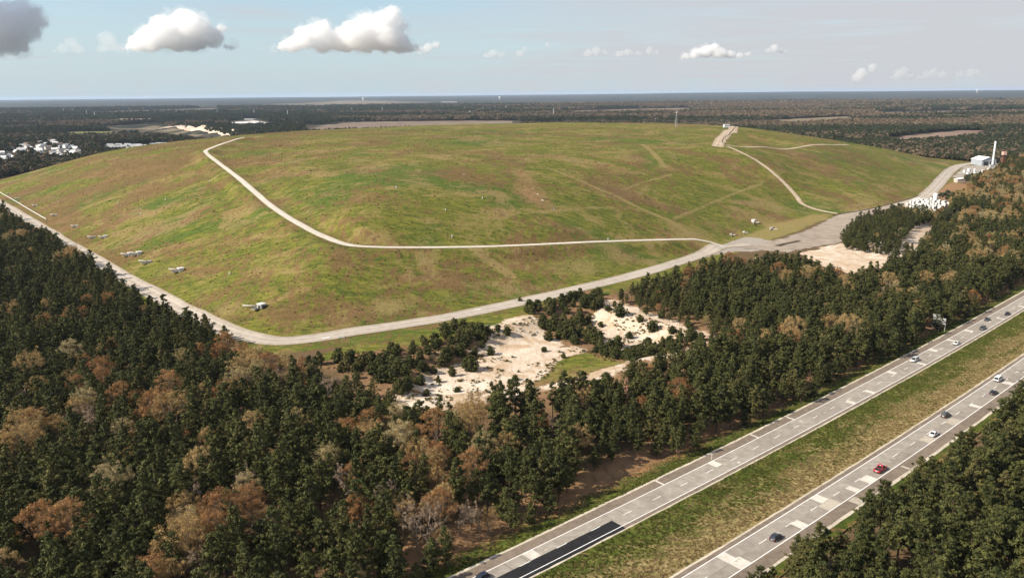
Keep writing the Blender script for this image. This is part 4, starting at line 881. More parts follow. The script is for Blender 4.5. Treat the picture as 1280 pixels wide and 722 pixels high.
def scatter(name, pts, rots, scls, idxs, protos, label):
    """one 'stuff' object: the mass of what nobody could count"""
    col = bpy.data.collections.new(name+'_kinds')
    for i, me in enumerate(protos): o = bpy.data.objects.new('%s_kind_%02d' % (name, i), me); col.objects.link(o)
    me = bpy.data.meshes.new(name); n = len(pts); me.vertices.add(n); me.vertices.foreach_set('co', np.asarray(pts, np.float32).ravel())
    r3 = np.zeros((n, 3), np.float32); r3[:, 2] = rots
    a = me.attributes.new('turn', 'FLOAT_VECTOR', 'POINT'); a.data.foreach_set('vector', r3.ravel())
    a = me.attributes.new('size', 'FLOAT', 'POINT'); a.data.foreach_set('value', np.asarray(scls, np.float32))
    a = me.attributes.new('pick', 'INT', 'POINT'); a.data.foreach_set('value', np.asarray(idxs, np.int32))
    ng = bpy.data.node_groups.new(name+'_scatter', 'GeometryNodeTree')
    ng.interface.new_socket('Geometry', in_out='INPUT', socket_type='NodeSocketGeometry'); ng.interface.new_socket('Geometry', in_out='OUTPUT', socket_type='NodeSocketGeometry')
    gi = ng.nodes.new('NodeGroupInput'); go = ng.nodes.new('NodeGroupOutput'); ip = ng.nodes.new('GeometryNodeInstanceOnPoints'); ci = ng.nodes.new('GeometryNodeCollectionInfo')
    ci.inputs['Collection'].default_value = col; ci.inputs['Separate Children'].default_value = True; ci.inputs['Reset Children'].default_value = True
    def na(nm, dt):
        q = ng.nodes.new('GeometryNodeInputNamedAttribute'); q.data_type = dt; q.inputs['Name'].default_value = nm
        return [o for o in q.outputs if o.enabled][0]
    L = ng.links.new; L(gi.outputs[0], ip.inputs['Points']); L(ci.outputs[0], ip.inputs['Instance']); ip.inputs['Pick Instance'].default_value = True
    L(na('pick', 'INT'), ip.inputs['Instance Index']); L(na('turn', 'FLOAT_VECTOR'), ip.inputs['Rotation']); L(na('size', 'FLOAT'), ip.inputs['Scale']); L(ip.outputs[0], go.inputs[0])
    o = link(name, me); md = o.modifiers.new('scatter', 'NODES'); md.node_group = ng
    return tag(o, label, None, None, 'stuff')
PR = []; OFF = {}
for t in range(5): OFF[t] = len(PR); PR += [p.both for p in KIND[t][1]]
cnt = {}
for t, nm, lab in ((0, 'pine_forest', 'the mass of dark pines filling the woods below the hill'), (1, 'russet_woodland', 'the mass of russet trees scattered through the farther woods'), (2, 'tan_woodland', 'the mass of tan trees scattered through the farther woods'), (3, 'straw_woodland', 'pale trees scattered through the farther woods'), (4, 'bare_woodland', 'leafless trees scattered through the farther woods')):
    m = (typ == t) & ~single; cnt[nm] = int(m.sum())
    if m.sum(): scatter(nm, np.stack([X[m], Y[m], Zt[m]-.15], -1), rot[m], scl[m], var[m] % len(KIND[t][1]), [p.both for p in KIND[t][1]], lab)
print('TREES', N, cnt, 'single', int(single.sum()))
# young pines and bushes standing on the sand, each its own
for i, (x, y, h) in enumerate(D['shrubs']):
    p = SHRUBS[i % 3]; z = hz(x, y); e_w = 1.15 if h > 3 else 1.35
    size = 'tiny' if h < 2.5 else ('low' if h < 4.2 else 'bushy')
    plant_tree('young_pine', p, x, y, z, i*1.7, h/p.h, size+' young pine standing on the pale sand of the pit', 'young pine', size+' young pines on the sand')
for nm, sp, lo, hi, lab, grp in (('band_left', 5.0, 3.2, 7, 'bushy young pine in the thicket left of the sand, below the green strip', 'young pines in the thicket left of the sand'), ('band_mid', 4.8, 3.2, 6.4, 'bushy young pine in the belt between the two patches of sand', 'young pines in the belt between the sand patches'), ('band_right', 5.4, 3, 6, 'young pine among the bushes at the lower right of the sand', 'young pines at the lower right of the sand')):
    P_ = D[nm]; a, b_ = jgrid(min(p[0] for p in P_), max(p[0] for p in P_), min(p[1] for p in P_), max(p[1] for p in P_), sp); k = (poly_sd(a, b_, P_) > 0) & (rng.random(len(a)) < (.45 if nm == 'band_left' else .66))
    k &= line_d(a, b_, D['perimeter'])[0] > 9
    for x, y in zip(a[k], b_[k]):
        p = SHRUBS[rng.integers(0, 3)]; e_w = 1.1; plant_tree('young_pine', p, x, y, hz(x, y), rng.uniform(0, 6), rng.uniform(lo, hi)/p.h, lab, 'young pine', grp)
e_w = 1.0
for (x, y, h), lab in zip(D['dead'], ('pinkish brown dead pine standing among green pines nearest the highway', 'dead pine with a pale pink brown top at the lower edge of the sand pit', 'leaning rust brown dead pine left of the sand pit among green pines')):
    if lab.startswith('leaning'): continue
    plant_tree('dead_pine', DEAD[0], x, y, hz(x, y)+.5, 1.0, h/11.5, lab, 'dead pine', None)
# distant woodland
def far_proto(seed, h, spread, cone):
    r = np.random.default_rng(seed); cs = []; rs = []
    for k in range(16):
        a = r.uniform(0, 6.28); w = math.sqrt(r.random()); z = h*(.95-.5*w*w)*r.uniform(.7, 1.0) if not cone else h*(.98-.75*w)
        cs.append(np.array([w*spread*math.cos(a), w*spread*math.sin(a), z])); rs.append(spread*.36)
    cs.append(np.array([0, 0, h*.4])); rs.append(spread*.7)
    return puffs_mesh(cs, rs, 9, spread*.42, .8, r, .8, .2)
M['far_brown'] = foliage_mat('distant_twigs', [(.075, .056, .038), (.115, .087, .058), (.175, .135, .088)], .3, trans=0.0)
FARM = []
for i in range(3): V, F = far_proto(200+i, 12, 4.2, False); FARM.append(mesh_from('far_pine', V, F, [M['needles_far']]))
for i in range(3): V, F = far_proto(210+i, 11, 4.6, False); FARM.append(mesh_from('far_bare', V, F, [M['far_brown']]))
def far_wood():
    xs = []; ys = []
    for (y0, y1, sp) in ((640, 1700, 7.), (1700, 2600, 9.5), (2600, 4200, 14.), (4200, 7500, 22.)):
        w = y1*.74+60; a, b = jgrid(-w, w, y0, y1, sp); k = np.abs(a) < b*.74+60; xs.append(a[k]); ys.append(b[k])
    x = np.concatenate(xs); y = np.concatenate(ys)
    keep = (poly_sd(x, y, D['foot']) < -26)
    for nm in ('plantyard', 'earth', 'blocks', 'yard', 'hump', 'sandC', 'humpface', 'yellow'): keep &= poly_sd(x, y, D[nm]) < -3
    for nm in ('quarry', 'trailers'):
        for k in (1., 1.03, 1.06): keep &= poly_sd(x*k, y*k, D[nm]) < -2     # open ground in front of them too
    keep &= poly_sd(x, y, WOOD_LEFT) < 0
    keep &= (line_d(x, y, D['plantroad'])[0] > 13) & (line_d(x, y, D['perimeter'])[0] > 11)
    ph = poly_sd(x, y, D['houses']); keep &= ~((ph > 0) & (rng.random(len(x)) < .90)); keep &= ~((poly_sd(x*1.05, y*1.05, D['houses']) > 0) & (rng.random(len(x)) < .8))
    for _, _, P_ in D['fields']:
        m = (x > min(p[0] for p in P_)-300) & (x < max(p[0] for p in P_)+300) & (y > min(p[1] for p in P_)*.85) & (y < max(p[1] for p in P_)*1.1)
        q = np.zeros(len(x), bool)
        for k in (1., 1.035, 1.07): q[m] |= poly_sd(x[m]*k, y[m]*k, P_) > -2
        keep &= ~q
    # clearings and a power line corridor
    f1 = fbm(x/900, y/330, 4, 61); keep &= ~((f1 > .38) & (y > 1900))
    keep &= ~(np.abs(y-3050-.02*x) < 55) & ~((np.abs(y-4350+.03*x) < 120) & (fbm(x/400, y/400, 2, 8) > -.3))
    for wx, wy, ww, wd in D['ware']: keep &= ~((np.abs(x-wx) < ww/2+30) & (np.abs(y-wy) < max(60, wy*.035)))
    x, y = x[keep], y[keep]
    tex = fbm(x/650, y/240, 4, 91)+.35*fbm(x/70, y/50, 2, 15)+.30*smooth(-400, 900, x)-.25*smooth(-200, -900, x)
    tex = tex-.55*smooth(200, 500, x)*smooth(2500, 1900, y)
    br = tex+rng.normal(size=len(x))*np.where(y < 2400, .30, .07) > .06
    idx = np.where(br, 3, 0)+rng.integers(0, 3, len(x)); R0 = np.hypot(x, y); s = rng.uniform(.75, 1.2, len(x))*np.interp(R0, [700, 1700, 2600, 4200, 7500], [.95, 1.1, 1.35, 1.9, 2.7])
    z = HT(x, y)-.3*s
    zs = s*np.interp(R0, [1700, 7500], [1, .6])
    print('FAR', len(x)); scatter('distant_woodland', np.stack([x, y, z], -1), rng.uniform(0, 6.28, len(x)), s, idx, FARM, 'far off mixed woodland stretching away to the horizon beyond the hill')
far_wood()
def scrub():
    r = np.random.default_rng(99); ms = []
    for k in range(3):
        V, F = puffs_mesh([np.array([r.normal()*.3, r.normal()*.3, .3+.2*r.random()]) for _ in range(4)], [.35]*4, 12, .35, .5, r); ms.append(mesh_from('scrub', V, F, [M['olive'] if k < 2 else M['tan']]))
    x = r.uniform(-80, 130, 9000); y = r.uniform(250, 440, 9000); sd = np.maximum(poly_sd(x, y, D['sandA']), poly_sd(x, y, D['band_left'])); ok = (sd > 0) & (fbm(x/9, y/9, 3, 14)+.6*(sd < 6) > .22); x, y = x[ok], y[ok]
    scatter('low_scrub', np.stack([x, y, HT(x, y)], -1), r.uniform(0, 6.28, len(x)), r.uniform(.4, 1.3, len(x)), r.integers(0, 3, len(x)), ms, 'low scrub and debris dotted over the sand'); print('SCRUB', len(x))
scrub()
def tufts():
    """rough grass on the hill, the median and the verges: clumps nobody could count"""
    ms = []
    def tuft(seed, mat, n, w, h):
        r = np.random.default_rng(seed); V = []; F = []
        for i in range(n):
            a = r.uniform(0, 6.28); d = w*math.sqrt(r.random()); p = np.array([d*math.cos(a), d*math.sin(a), 0]); b_ = r.uniform(0, 6.28); s = np.array([math.cos(b_), math.sin(b_), 0])*w*.28; up = np.array([r.normal()*.3*h, r.normal()*.3*h, h*r.uniform(.6, 1.2)])
            k = len(V); V += [p-s, p+s, p+s*.4+up, p-s*.4+up]; F.append((k, k+1, k+2, k+3))
        return mesh_from('grass_tuft', V, np.array(F), [mat])
    M['tuft_green'] = foliage_mat('green_tufts', [(.06, .075, .016), (.09, .10, .022), (.13, .13, .035)], .3, trans=.2)
    M['tuft_straw'] = foliage_mat('straw_tufts', [(.15, .10, .045), (.22, .165, .075), (.30, .24, .12)], .3, trans=.2)
    ms = [tuft(1, M['tuft_green'], 14, .5, .35), tuft(2, M['tuft_green'], 12, .6, .25), tuft(3, M['tuft_straw'], 14, .5, .35), tuft(4, M['tuft_straw'], 12, .6, .25)]
    r = np.random.default_rng(77); n = 30000
    # denser where the hill is near
    x = r.uniform(-640, 560, n*3); y = 330+900*r.random(n*3)**1.5; ok = poly_sd(x, y, D['foot']) > 2; x, y = x[ok][:n], y[ok][:n]
    ok = line_d(x, y, [q[:2] for q in D['bench']])[0] > 4.5; x, y = x[ok], y[ok]
    kind = np.where(fbm(x/40, y/40, 3, 4)+r.normal(size=len(x))*.35 > -.05, 2, 0)+r.integers(0, 2, len(x))
    scatter('hill_grass', np.stack([x, y, HT(x, y)-.05], -1), r.uniform(0, 6.28, len(x)), r.uniform(.5, 1.35, len(x))*np.where(r.random(len(x)) < .006, 2.0, 1), kind, ms, 'rough tufted grass over the hill')
    n = 26000; s = r.uniform(-25, 380, n)**1; t = r.uniform(-22, -2, n); a, b = hw_pt(s, t); u = (-t-1.5)/21
    kind = np.where(u+.9*fbm(s/14, t/3, 3, 5)+r.normal(size=n)*.2 > .5, 2, 0)+r.integers(0, 2, n)
    scatter('median_tufts', np.stack([a, b, -.05-.55*np.sin(math.pi*u)], -1), r.uniform(0, 6.28, n), r.uniform(.35, .95, n), kind, ms, 'rough grass tufts in the median between the carriageways')
    n = 9000; s = r.uniform(-25, 380, n); u = r.random(n); t = 11.4+7.4*u; a, b = hw_pt(s, t); kind = np.where(u+r.normal(size=n)*.2 > .6, 2, 0)+r.integers(0, 2, n)
    scatter('verge_tufts', np.stack([a, b, -.25*np.sin(math.pi*u)-.75*u], -1), r.uniform(0, 6.28, n), r.uniform(.3, .8, n), kind, ms, 'grass tufts on the verge below the wood')
tufts()
# ------------------------------------------------------------------ vehicles
def paint_mat(name, col, rough=.28): return plain(name, col, rough, .5, 0.0, .04, 2.0, .6)
M['glass'] = plain('dark_car_glass', (.015, .018, .02), .08, .6, 0, .1)
M['tyre'] = plain('tyre_rubber', (.02, .02, .02), .85, .2); M['rim'] = plain('alloy_rim', (.5, .5, .5), .35, .5, .8, .1)
M['lamp_clear'] = plain('lamp_glass', (.75, .75, .72), .15, .6); M['lamp_red'] = plain('tail_lamp', (.35, .02, .015), .2, .6)
M['trim_dark'] = plain('black_trim', (.025, .025, .027), .6, .3); M['plate'] = plain('plate_white', (.75, .74, .70), .5, .3)
PAINT = {'white': paint_mat('white_paint', (.78, .78, .76)), 'black': paint_mat('black_paint', (.014, .014, .016)), 'navy': paint_mat('navy_paint', (.012, .016, .030)),
         'red': paint_mat('red_paint', (.36, .012, .018)), 'grey': paint_mat('grey_paint', (.07, .072, .075)), 'silver': paint_mat('silver_paint', (.48, .49, .49))}

def loft(mb, st, n=12, m=0):
    """st: (x, z0, z1, half width at sill, half width at top)"""
    rings = []
    for x, z0, z1, wa, wb in st:
        r = [(x, -wa*.94, z0), (x, -wa, z0+(z1-z0)*.25), (x, -(wa*.55+wb*.45), z0+(z1-z0)*.72), (x, -wb*.90, z1-.02*(z1-z0)), (x, -wb*.55, z1), (x, wb*.55, z1), (x, wb*.90, z1-.02*(z1-z0)), (x, wa*.55+wb*.45, z0+(z1-z0)*.72), (x, wa, z0+(z1-z0)*.25), (x, wa*.94, z0)]
        rings.append(r)
    k = len(rings[0]); v = [q for r in rings for q in r]; f = []
    for i in range(len(rings)-1):
        for j in range(k): a = i*k+j; b = i*k+(j+1) % k; f.append((a, b, b+k, a+k))
    f.append(tuple(range(k))[::-1]); f.append(tuple(range((len(rings)-1)*k, len(rings)*k)))
    mb.add(v, f, m)

def vehicle(name, label, cat, col, kind, s, t, heading):
    """heading +1 goes away along the highway, -1 comes nearer"""
    L, W, H = {'sedan': (4.7, 1.82, 1.45), 'suv': (4.75, 1.9, 1.72), 'van': (5.3, 2.0, 2.0), 'minivan': (5.1, 1.98, 1.8), 'pickup': (5.7, 2.0, 1.85), 'hatch': (4.2, 1.8, 1.5)}[kind]
    x, y, th = [float(q) for q in (*hw_pt(s, t), hw_frame(s)[2])]
    e = empty(name, (x, y, .004), th+(0 if heading > 0 else math.pi)); tag(e, label, cat, 'vehicles driving on the highway')
    h = L/2; w = W/2; bl = .52*H if kind != 'van' else .48*H; g0 = .22
    b = MB()
    nose = bl*.80 if kind not in ('van', 'minivan') else bl*.92
    if kind == 'pickup':
        loft(b, [(-h, .45, bl*.98, w*.93, w*.93), (-h+.15, g0+.1, bl, w, w*.97), (-.4, g0, bl, w, w*.97), (h-1.3, g0, bl, w, w*.95), (h-.3, g0+.05, bl*.93, w*.97, w*.88), (h, .42, bl*.72, w*.82, w*.72)])
        cab = (-.75, -.55, .75, 1.55)
    else:
        loft(b, [(-h, .42, bl*.90, w*.84, w*.78), (-h+.22, g0+.06, bl, w*.97, w*.90), (-h*.4, g0, bl*1.02, w, w*.93), (h*.3, g0, bl, w, w*.93), (h-.5, g0+.03, nose, w*.97, w*.84), (h-.08, .36, nose*.86, w*.84, w*.7), (h, .42, nose*.70, w*.72, w*.6)])
        cab = {'sedan': (-h+.65, -h+1.45, .25, 1.15), 'hatch': (-h+.18, -h+.75, .2, 1.1), 'suv': (-h+.12, -h+.5, .35, 1.15), 'van': (-h+.05, -h+.22, 1.35, 1.95), 'minivan': (-h+.1, -h+.45, .75, 1.7)}[kind]
    r0, r1, r2, r3 = cab; wr = w*.74; wg = w*.90; zr = H
    v = [(r0, -wg, bl), (r3, -wg, bl), (r3, wg, bl), (r0, wg, bl), (r1, -wr, zr-.06), (r2, -wr, zr-.06), (r2, wr, zr-.06), (r1, wr, zr-.06), (r1+.2, -wr*.85, zr), (r2-.2, -wr*.85, zr), (r2-.2, wr*.85, zr), (r1+.2, wr*.85, zr)]
    b.add(v, [(0, 1, 5, 4), (1, 2, 6, 5), (2, 3, 7, 6), (3, 0, 4, 7), (4, 5, 9, 8), (5, 6, 10, 9), (6, 7, 11, 10), (7, 4, 8, 11), (8, 9, 10, 11)])
    if kind == 'pickup':   # open bed: inner floor set below the rails
        bed = MB(); bed.box((-h+.12+(h-.75-.2)/2, 0, bl+.005), (h-.75-.35, W*.80, .03)); link('bed', bed.mesh('bed', M['trim_dark']), e)
        for sgn in (-1, 1): b.box((-h+.1+(h-.8)/2, sgn*w*.89, bl-.02), (h-.75, .12, .14))
        b.box((-h+.06, 0, bl-.02), (.1, W*.9, .14))
    bm_ = b.mesh('body', PAINT[col], True); 
    body = link('body', bm_, e); md = body.modifiers.new('edge', 'BEVEL'); md.width = .05; md.segments = 2; md.limit_method = 'ANGLE'; md.angle_limit = R_(40)
    def quad(nm, pts, out, mat):
        pts = [Vector(p) for p in pts]; c = sum(pts, Vector())/4; n = (pts[1]-pts[0]).cross(pts[2]-pts[0]).normalized()
        if n.dot(Vector(out)) < 0: n = -n
        a = [c+(p-c)*.86+n*.018 for p in pts]; z = [p-n*.03 for p in a]; q = MB(); q.add(a+z, [(0, 1, 2, 3), (7, 6, 5, 4), (0, 4, 5, 1), (1, 5, 6, 2), (2, 6, 7, 3), (3, 7, 4, 0)])
        return link(nm, q.mesh(nm, mat), e)
    quad('windshield', [v[1], v[2], v[6], v[5]], (1, 0, .3), M['glass']); quad('rear_window', [v[3], v[0], v[4], v[7]], (-1, 0, .3), M['glass'])
    quad('side_window', [v[0], v[1], v[5], v[4]], (0, -1, .2), M['glass']); quad('side_window', [v[2], v[3], v[7], v[6]], (0, 1, .2), M['glass'])
    wr_ = .34 if kind in ('sedan', 'hatch') else .38; tm = MB(); tm.lathe((0, 0, -.11), [(wr_*.6, 0), (wr_*.95, 0), (wr_, .03), (wr_, .19), (wr_*.95, .22), (wr_*.6, .22)], 18)
    rm = MB(); rm.lathe((0, 0, -.115), [(.02, 0), (wr_*.58, .0), (wr_*.6, .23), (.02, .23)], 12)
    tme = tm.mesh('tyre', M['tyre']); rme = rm.mesh('rim', M['rim'])
    for sx_ in (-1, 1):
        for sy_ in (-1, 1):
            wh = link('wheel', tme, e, (sx_*h*.62, sy_*(w-.10), wr_)); wh.rotation_euler = (math.pi/2, 0, 0); link('rim', rme, wh)
    for sy_ in (-1, 1):
        q = MB(); q.box((h-.14, sy_*w*.60, nose*.66), (.2, .34, .14)); link('headlight', q.mesh('headlight', M['lamp_clear']), e)
        q = MB(); q.box((-h+.06, sy_*w*.74, bl*.72), (.14, .2, .2)); link('taillight', q.mesh('taillight', M['lamp_red']), e)
        q = MB(); q.box((r3-.25, sy_*(w+.08), bl+.02), (.12, .2, .16)); link('mirror', q.mesh('mirror', PAINT[col]), e)
    q = MB(); q.box((-h-.01, 0, bl*.62), (.05, .5, .16)); link('number_plate', q.mesh('number_plate', M['plate']), e)
    q = MB(); q.box((-h+.02, 0, .34), (.16, W*.8, .2)); link('bumper', q.mesh('bumper', M['trim_dark'] if kind in ('pickup', 'van', 'suv') else PAINT[col]), e)
    q = MB(); q.box((h-.05, 0, .36), (.14, W*.66, .2)); link('grille', q.mesh('grille', M['trim_dark']), e)
    return e
LO, LI, NI, NO = 5.55, 1.9, -26.2, -29.8
for name, label, cat, col, kind, s, t, hd in (
    ('parked_car', 'dark car on the far carriageway beside the black asphalt patch, cut by the picture edge', 'car', 'navy', 'hatch', -8.6, LO, -1),
    ('minivan', 'silver minivan coming nearer alone on the far carriageway behind the other cars', 'van', 'silver', 'minivan', 222.5, LO-.3, -1),
    ('car', 'white car coming nearer on the far carriageway in the lane next to the median', 'car', 'white', 'sedan', 259, LI, -1),
    ('suv', 'dark fronted sport utility car behind the white car on the far carriageway', 'car', 'grey', 'suv', 292, LI, -1),
    ('car', 'dark grey car in the outer lane of the far carriageway near the wood', 'car', 'grey', 'sedan', 310, LO, -1),
    ('car', 'black car farthest along the far carriageway in the median lane', 'car', 'black', 'sedan', 328, LI, -1),
    ('van', 'white van driving away along the near carriageway beside the median', 'van', 'white', 'van', 222.5, NI, 1),
    ('car', 'black car in the outer lane just behind the white van', 'car', 'black', 'sedan', 206, NO, 1),
    ('suv', 'black sport utility car driving away in the lane beside the median', 'car', 'black', 'suv', 171, NI, 1),
    ('car', 'white saloon car in the outer lane of the near carriageway by the tree tops', 'car', 'white', 'sedan', 152, NO, 1),
    ('pickup_truck', 'red pickup truck with a dark open bed on the near carriageway', 'truck', 'red', 'pickup', 114.5, NO+.2, 1),
    ('car', 'dark navy hatchback nearest on the near carriageway', 'car', 'navy', 'hatch', 58.5, NO+.3, 1)):
    vehicle('car' if name == 'parked_car' else name, label, cat, col, kind, s, t, hd)

# ------------------------------------------------------------------ roadside
M['galv'] = plain('galvanised_steel', (.42, .43, .42), .55, .4, .3, .15); M['alu'] = plain('sheet_aluminium', (.55, .56, .55), .5, .4, .2, .1)
M['white_conc'] = plain('white_concrete', (.56, .545, .51), .85, .2, 0, .15, .8); M['grey_conc'] = plain('grey_concrete', (.33, .31, .27), .9, .15, 0, .2, .8)
M['white_metal'] = plain('white_sheet_metal', (.74, .75, .74), .5, .3, 0, .1, .4); M['roof_white'] = plain('white_roof', (.72, .71, .69), .7, .2, 0, .12, .15)
M['roof_grey'] = plain('grey_roof', (.30, .30, .30), .85, .15, 0, .2, .2); M['wall_pale'] = plain('pale_wall', (.48, .46, .42), .85, .15, 0, .15, .2); M['dark_open'] = plain('dark_opening', (.03, .03, .032), .6, .3)
M['black_pipe'] = plain('black_plastic_pipe', (.03, .03, .03), .5, .3); M['rock'] = plain('pale_rock', (.42, .38, .32), .95, .1, 0, .25, 1.2); M['pvc'] = plain('pale_pipe', (.60, .62, .58), .5, .3, 0, .1)
M['red_paint_steel'] = plain('red_painted_steel', (.40, .06, .04), .6, .3); M['brown_steel'] = plain('brown_steel', (.12, .05, .03), .7, .2)
def sign():
    x, y = [float(q) for q in hw_pt(277.5, 16.2)]; th = float(hw_frame(277)[2])
    e = empty('road_sign', (x, y, -.6), th-math.pi/2+.22); tag(e, 'grey back of a large road sign on three posts by the wood', 'road sign')
    w = 2.6
    for k, hgt in ((-1, 7.6), (0, 7.4), (1, 6.2)): q = MB(); q.box((k*w, 0, 0), (.24, .18, hgt)); link('post', q.mesh('post', M['galv']), e)
    q = MB(); q.box((-w/2, .16, 6.3), (w+.5, .08, 1.35)); link('panel', q.mesh('panel', M['alu']), e)
    for z, a, b in ((5.35, -1, 0), (4.45, -1, 0), (3.5, -1, 0), (5.7, 0, 1), (5.0, 0, 1), (4.2, 0, 1), (3.4, 0, 1)):
        q = MB(); q.box(((a+b)/2*w, .16, z), (w+.3, .1, .42)); link('stringer', q.mesh('stringer', M['alu']), e)
sign()
def delineator(s, t, label):
    x, y = [float(q) for q in hw_pt(s, t)]; e = empty('marker_post', (x, y, -.02)); tag(e, label, 'marker post')
    q = MB(); q.tube((0, 0, 0), (0, 0, 1.5), .06, .05, 8); link('post', q.mesh('post', M['white_metal']), e)
    q = MB(); q.box((0, 0, 1.45), (.28, .05, .5)); link('plate', q.mesh('plate', M['plate']), e)
delineator(83.2, 8.0, 'small white marker post on the shoulder beside a white slab')
# ------------------------------------------------------------------ on the hill
def slope_dir(x, y):
    g = np.array([hz(x+4, y)-hz(x-4, y), hz(x, y+4)-hz(x, y-4)]); n = np.linalg.norm(g)+1e-6; return -g/n
INL_LAB = ['farthest pale concrete drain inlet, by the end of the long white pipe', 'pale concrete drain inlet with a side pipe joining the long white pipe', 'third pale drain inlet along the long white pipe, with a small slab below',
           'pale drain inlet nearest the near end of the long white pipe', 'drain inlet with a dark opening and side pipe just past the pipe end', 'small pale drain box with two slabs beside the gravel road', 'grey drain inlet with a tall box beside the small drain box',
           'grey roofed drain inlet with a pale pipe above the gravel road', 'whitest drain inlet, a boxy tank with a pale pipe', 'low grey drain pipe end just below the white tank', 'low pale drain inlet with a dark channel on tan grass', 'largest drain inlet, a sloped white box above the road bend']
def inlet(i, x, y, sc, kind):
    z = hz(x, y); d = slope_dir(x, y); a = math.atan2(d[1], d[0]); e = empty('drain_inlet', (x, y, z-.25), a); e.scale = (min(sc, 1.25)*.92,)*3
    tag(e, INL_LAB[i], 'drain inlet', 'drain inlets along the foot of the hill')
    q = MB(); q.box((0, 0, 0), (2.6, 3.0, 2.1 if kind >= 2 else 1.3), taper=.86); link('headwall', q.mesh('headwall', M['white_conc'] if kind != 1 else M['grey_conc']), e)
    q = MB(); q.box((1.25, .2, .3), (.4, 1.6, 1.0)); link('opening', q.mesh('opening', M['dark_open']), e)
    q = MB(); q.tube((.4, -1.2, .75), (3.6, -8.5, .6), .40, .40, 10); link('side_pipe', q.mesh('side_pipe', M['grey_conc'], True), e)
    q = MB(); q.box((2.9, .6, .05), (2.8, .35, .6)); q.box((2.9, -1.2, .05), (2.8, .35, .6)); q.box((2.9, -.3, 0.02), (2.8, 1.6, .18)); link('apron', q.mesh('apron', M['grey_conc']), e)
    if kind >= 2: q = MB(); q.box((0, 0, 1.8), (3.1, 3.4, .25)); link('lid', q.mesh('lid', M['white_conc']), e)
    if kind == 3: q = MB(); q.box((.2, 1.9, .1), (2.0, 1.0, 1.2), taper=.8); link('side_box', q.mesh('side_box', M['dark_open']), e)
for i, (x, y, sc, k) in enumerate(D['inlets']): inlet(i, x, y, sc, k)
PUMP_LAB = ['white box pump with a pale pipe at the edge of the yellow grass patch', 'grey pump box on the yellow grass near the gravel yard', 'low grey pump box left of the yellow grass patch', 'small pale pump slab between the yellow grass and the stone road']
for i, (x, y) in enumerate(D['pumps']): INL_LAB.append(PUMP_LAB[i]); inlet(len(INL_LAB)-1, x, y, (1.3, 1.2, .9, .8)[i], (2, 1, 1, 0)[i])
def pipeline():
    P = catmull(D['pipe'], 8); q = MB(); pts = [(p[0], p[1], hz(*p)+.7) for p in P]
    for a, b in zip(pts, pts[1:]): q.tube(a, b, .36, .36, 8, 0, False)
    c = pts[len(pts)//2]; e = empty('pipe', pts[0]); me = q.mesh('pipe_run', M['pvc'], True); me.transform(Matrix.Translation(-Vector(pts[0]))); link('pipe_run', me, e)
    for k in range(0, len(pts), 3): s = MB(); s.box((0, 0, -.75), (.5, 1.4, .5)); link('pipe_support', s.mesh('pipe_support', M['grey_conc']), e, Vector(pts[k])-Vector(pts[0]))
    tag(e, 'long straight white pipe lying along the foot of the hill beside the road', 'pipe')
pipeline()
for i, (x, y) in enumerate(D['wells']):
    e = empty('wellhead', (x, y, hz(x, y)-.1), i*1.1); e.scale = (.75,)*3; tag(e, 'small white gas wellhead standing out on the open grass of the hill', 'wellhead', 'gas wellheads on the hill')
    q = MB(); q.tube((0, 0, 0), (0, 0, 1.9), .28, .28, 10); link('riser', q.mesh('riser', M['white_metal'], True), e)
    q = MB(); q.tube((0, 0, 1.5), (1.4, 0, 1.5), .16, .16, 8); q.tube((1.4, 0, 1.5), (1.4, 0, 0), .16, .16, 8); link('elbow', q.mesh('elbow', M['black_pipe'], True), e)
    q = MB(); q.box((0, 0, 0), (1.6, 1.6, .35)); link('pad', q.mesh('pad', M['grey_conc']), e)
def slab_thing(name, px, label, cat, dims, mat, rz=0.0):
    x, y = px; q = MB(); q.box((0, 0, -.1), dims, taper=.96); o = link(name, q.mesh(name, mat), None, (x, y, hz(x, y)), rz); tag(o, label, cat)
slab_thing('concrete_slab', (-19.6, 399.5), 'oval pale concrete slab on the grass strip just below the gravel road', 'slab', (6.5, 3.4, .35), M['white_conc'], .3)
slab_thing('concrete_cover', (-87.0, 352.0), 'pale concrete cover beside the grass strip near the wood edge', 'slab', (3.4, 2.0, .5), M['white_conc'], .5)
slab_thing('concrete_cover', (-80.0, 353.5), 'second, greener tinted concrete cover at the end of the grass strip', 'slab', (3.0, 2.4, .6), M['grey_conc'], .2)
def site_trailer():
    x, y = D['trailer'][0]; z = hz(x, y); e = empty('site_hut', (x, y, z-.2), .15); tag(e, 'small white hut with a thin mast where the dirt track meets the crest', 'hut')
    q = MB(); q.box((0, 0, .4), (9, 4, 4.2)); link('wall', q.mesh('wall', M['white_metal']), e)
    q = MB(); q.box((0, 0, 4.6), (9.5, 4.6, .35), taper=.9); link('roof', q.mesh('roof', M['roof_white']), e)
    for k in (-2.6, .2, 2.8): q = MB(); q.box((k, -2.02, 2.2), (1.2, .08, 1.2)); link('window', q.mesh('window', M['dark_open']), e)
    q = MB(); q.tube((4.7, 0, 0), (4.7, 0, 9.5), .15, .08); link('mast', q.mesh('mast', M['galv']), e)
site_trailer()
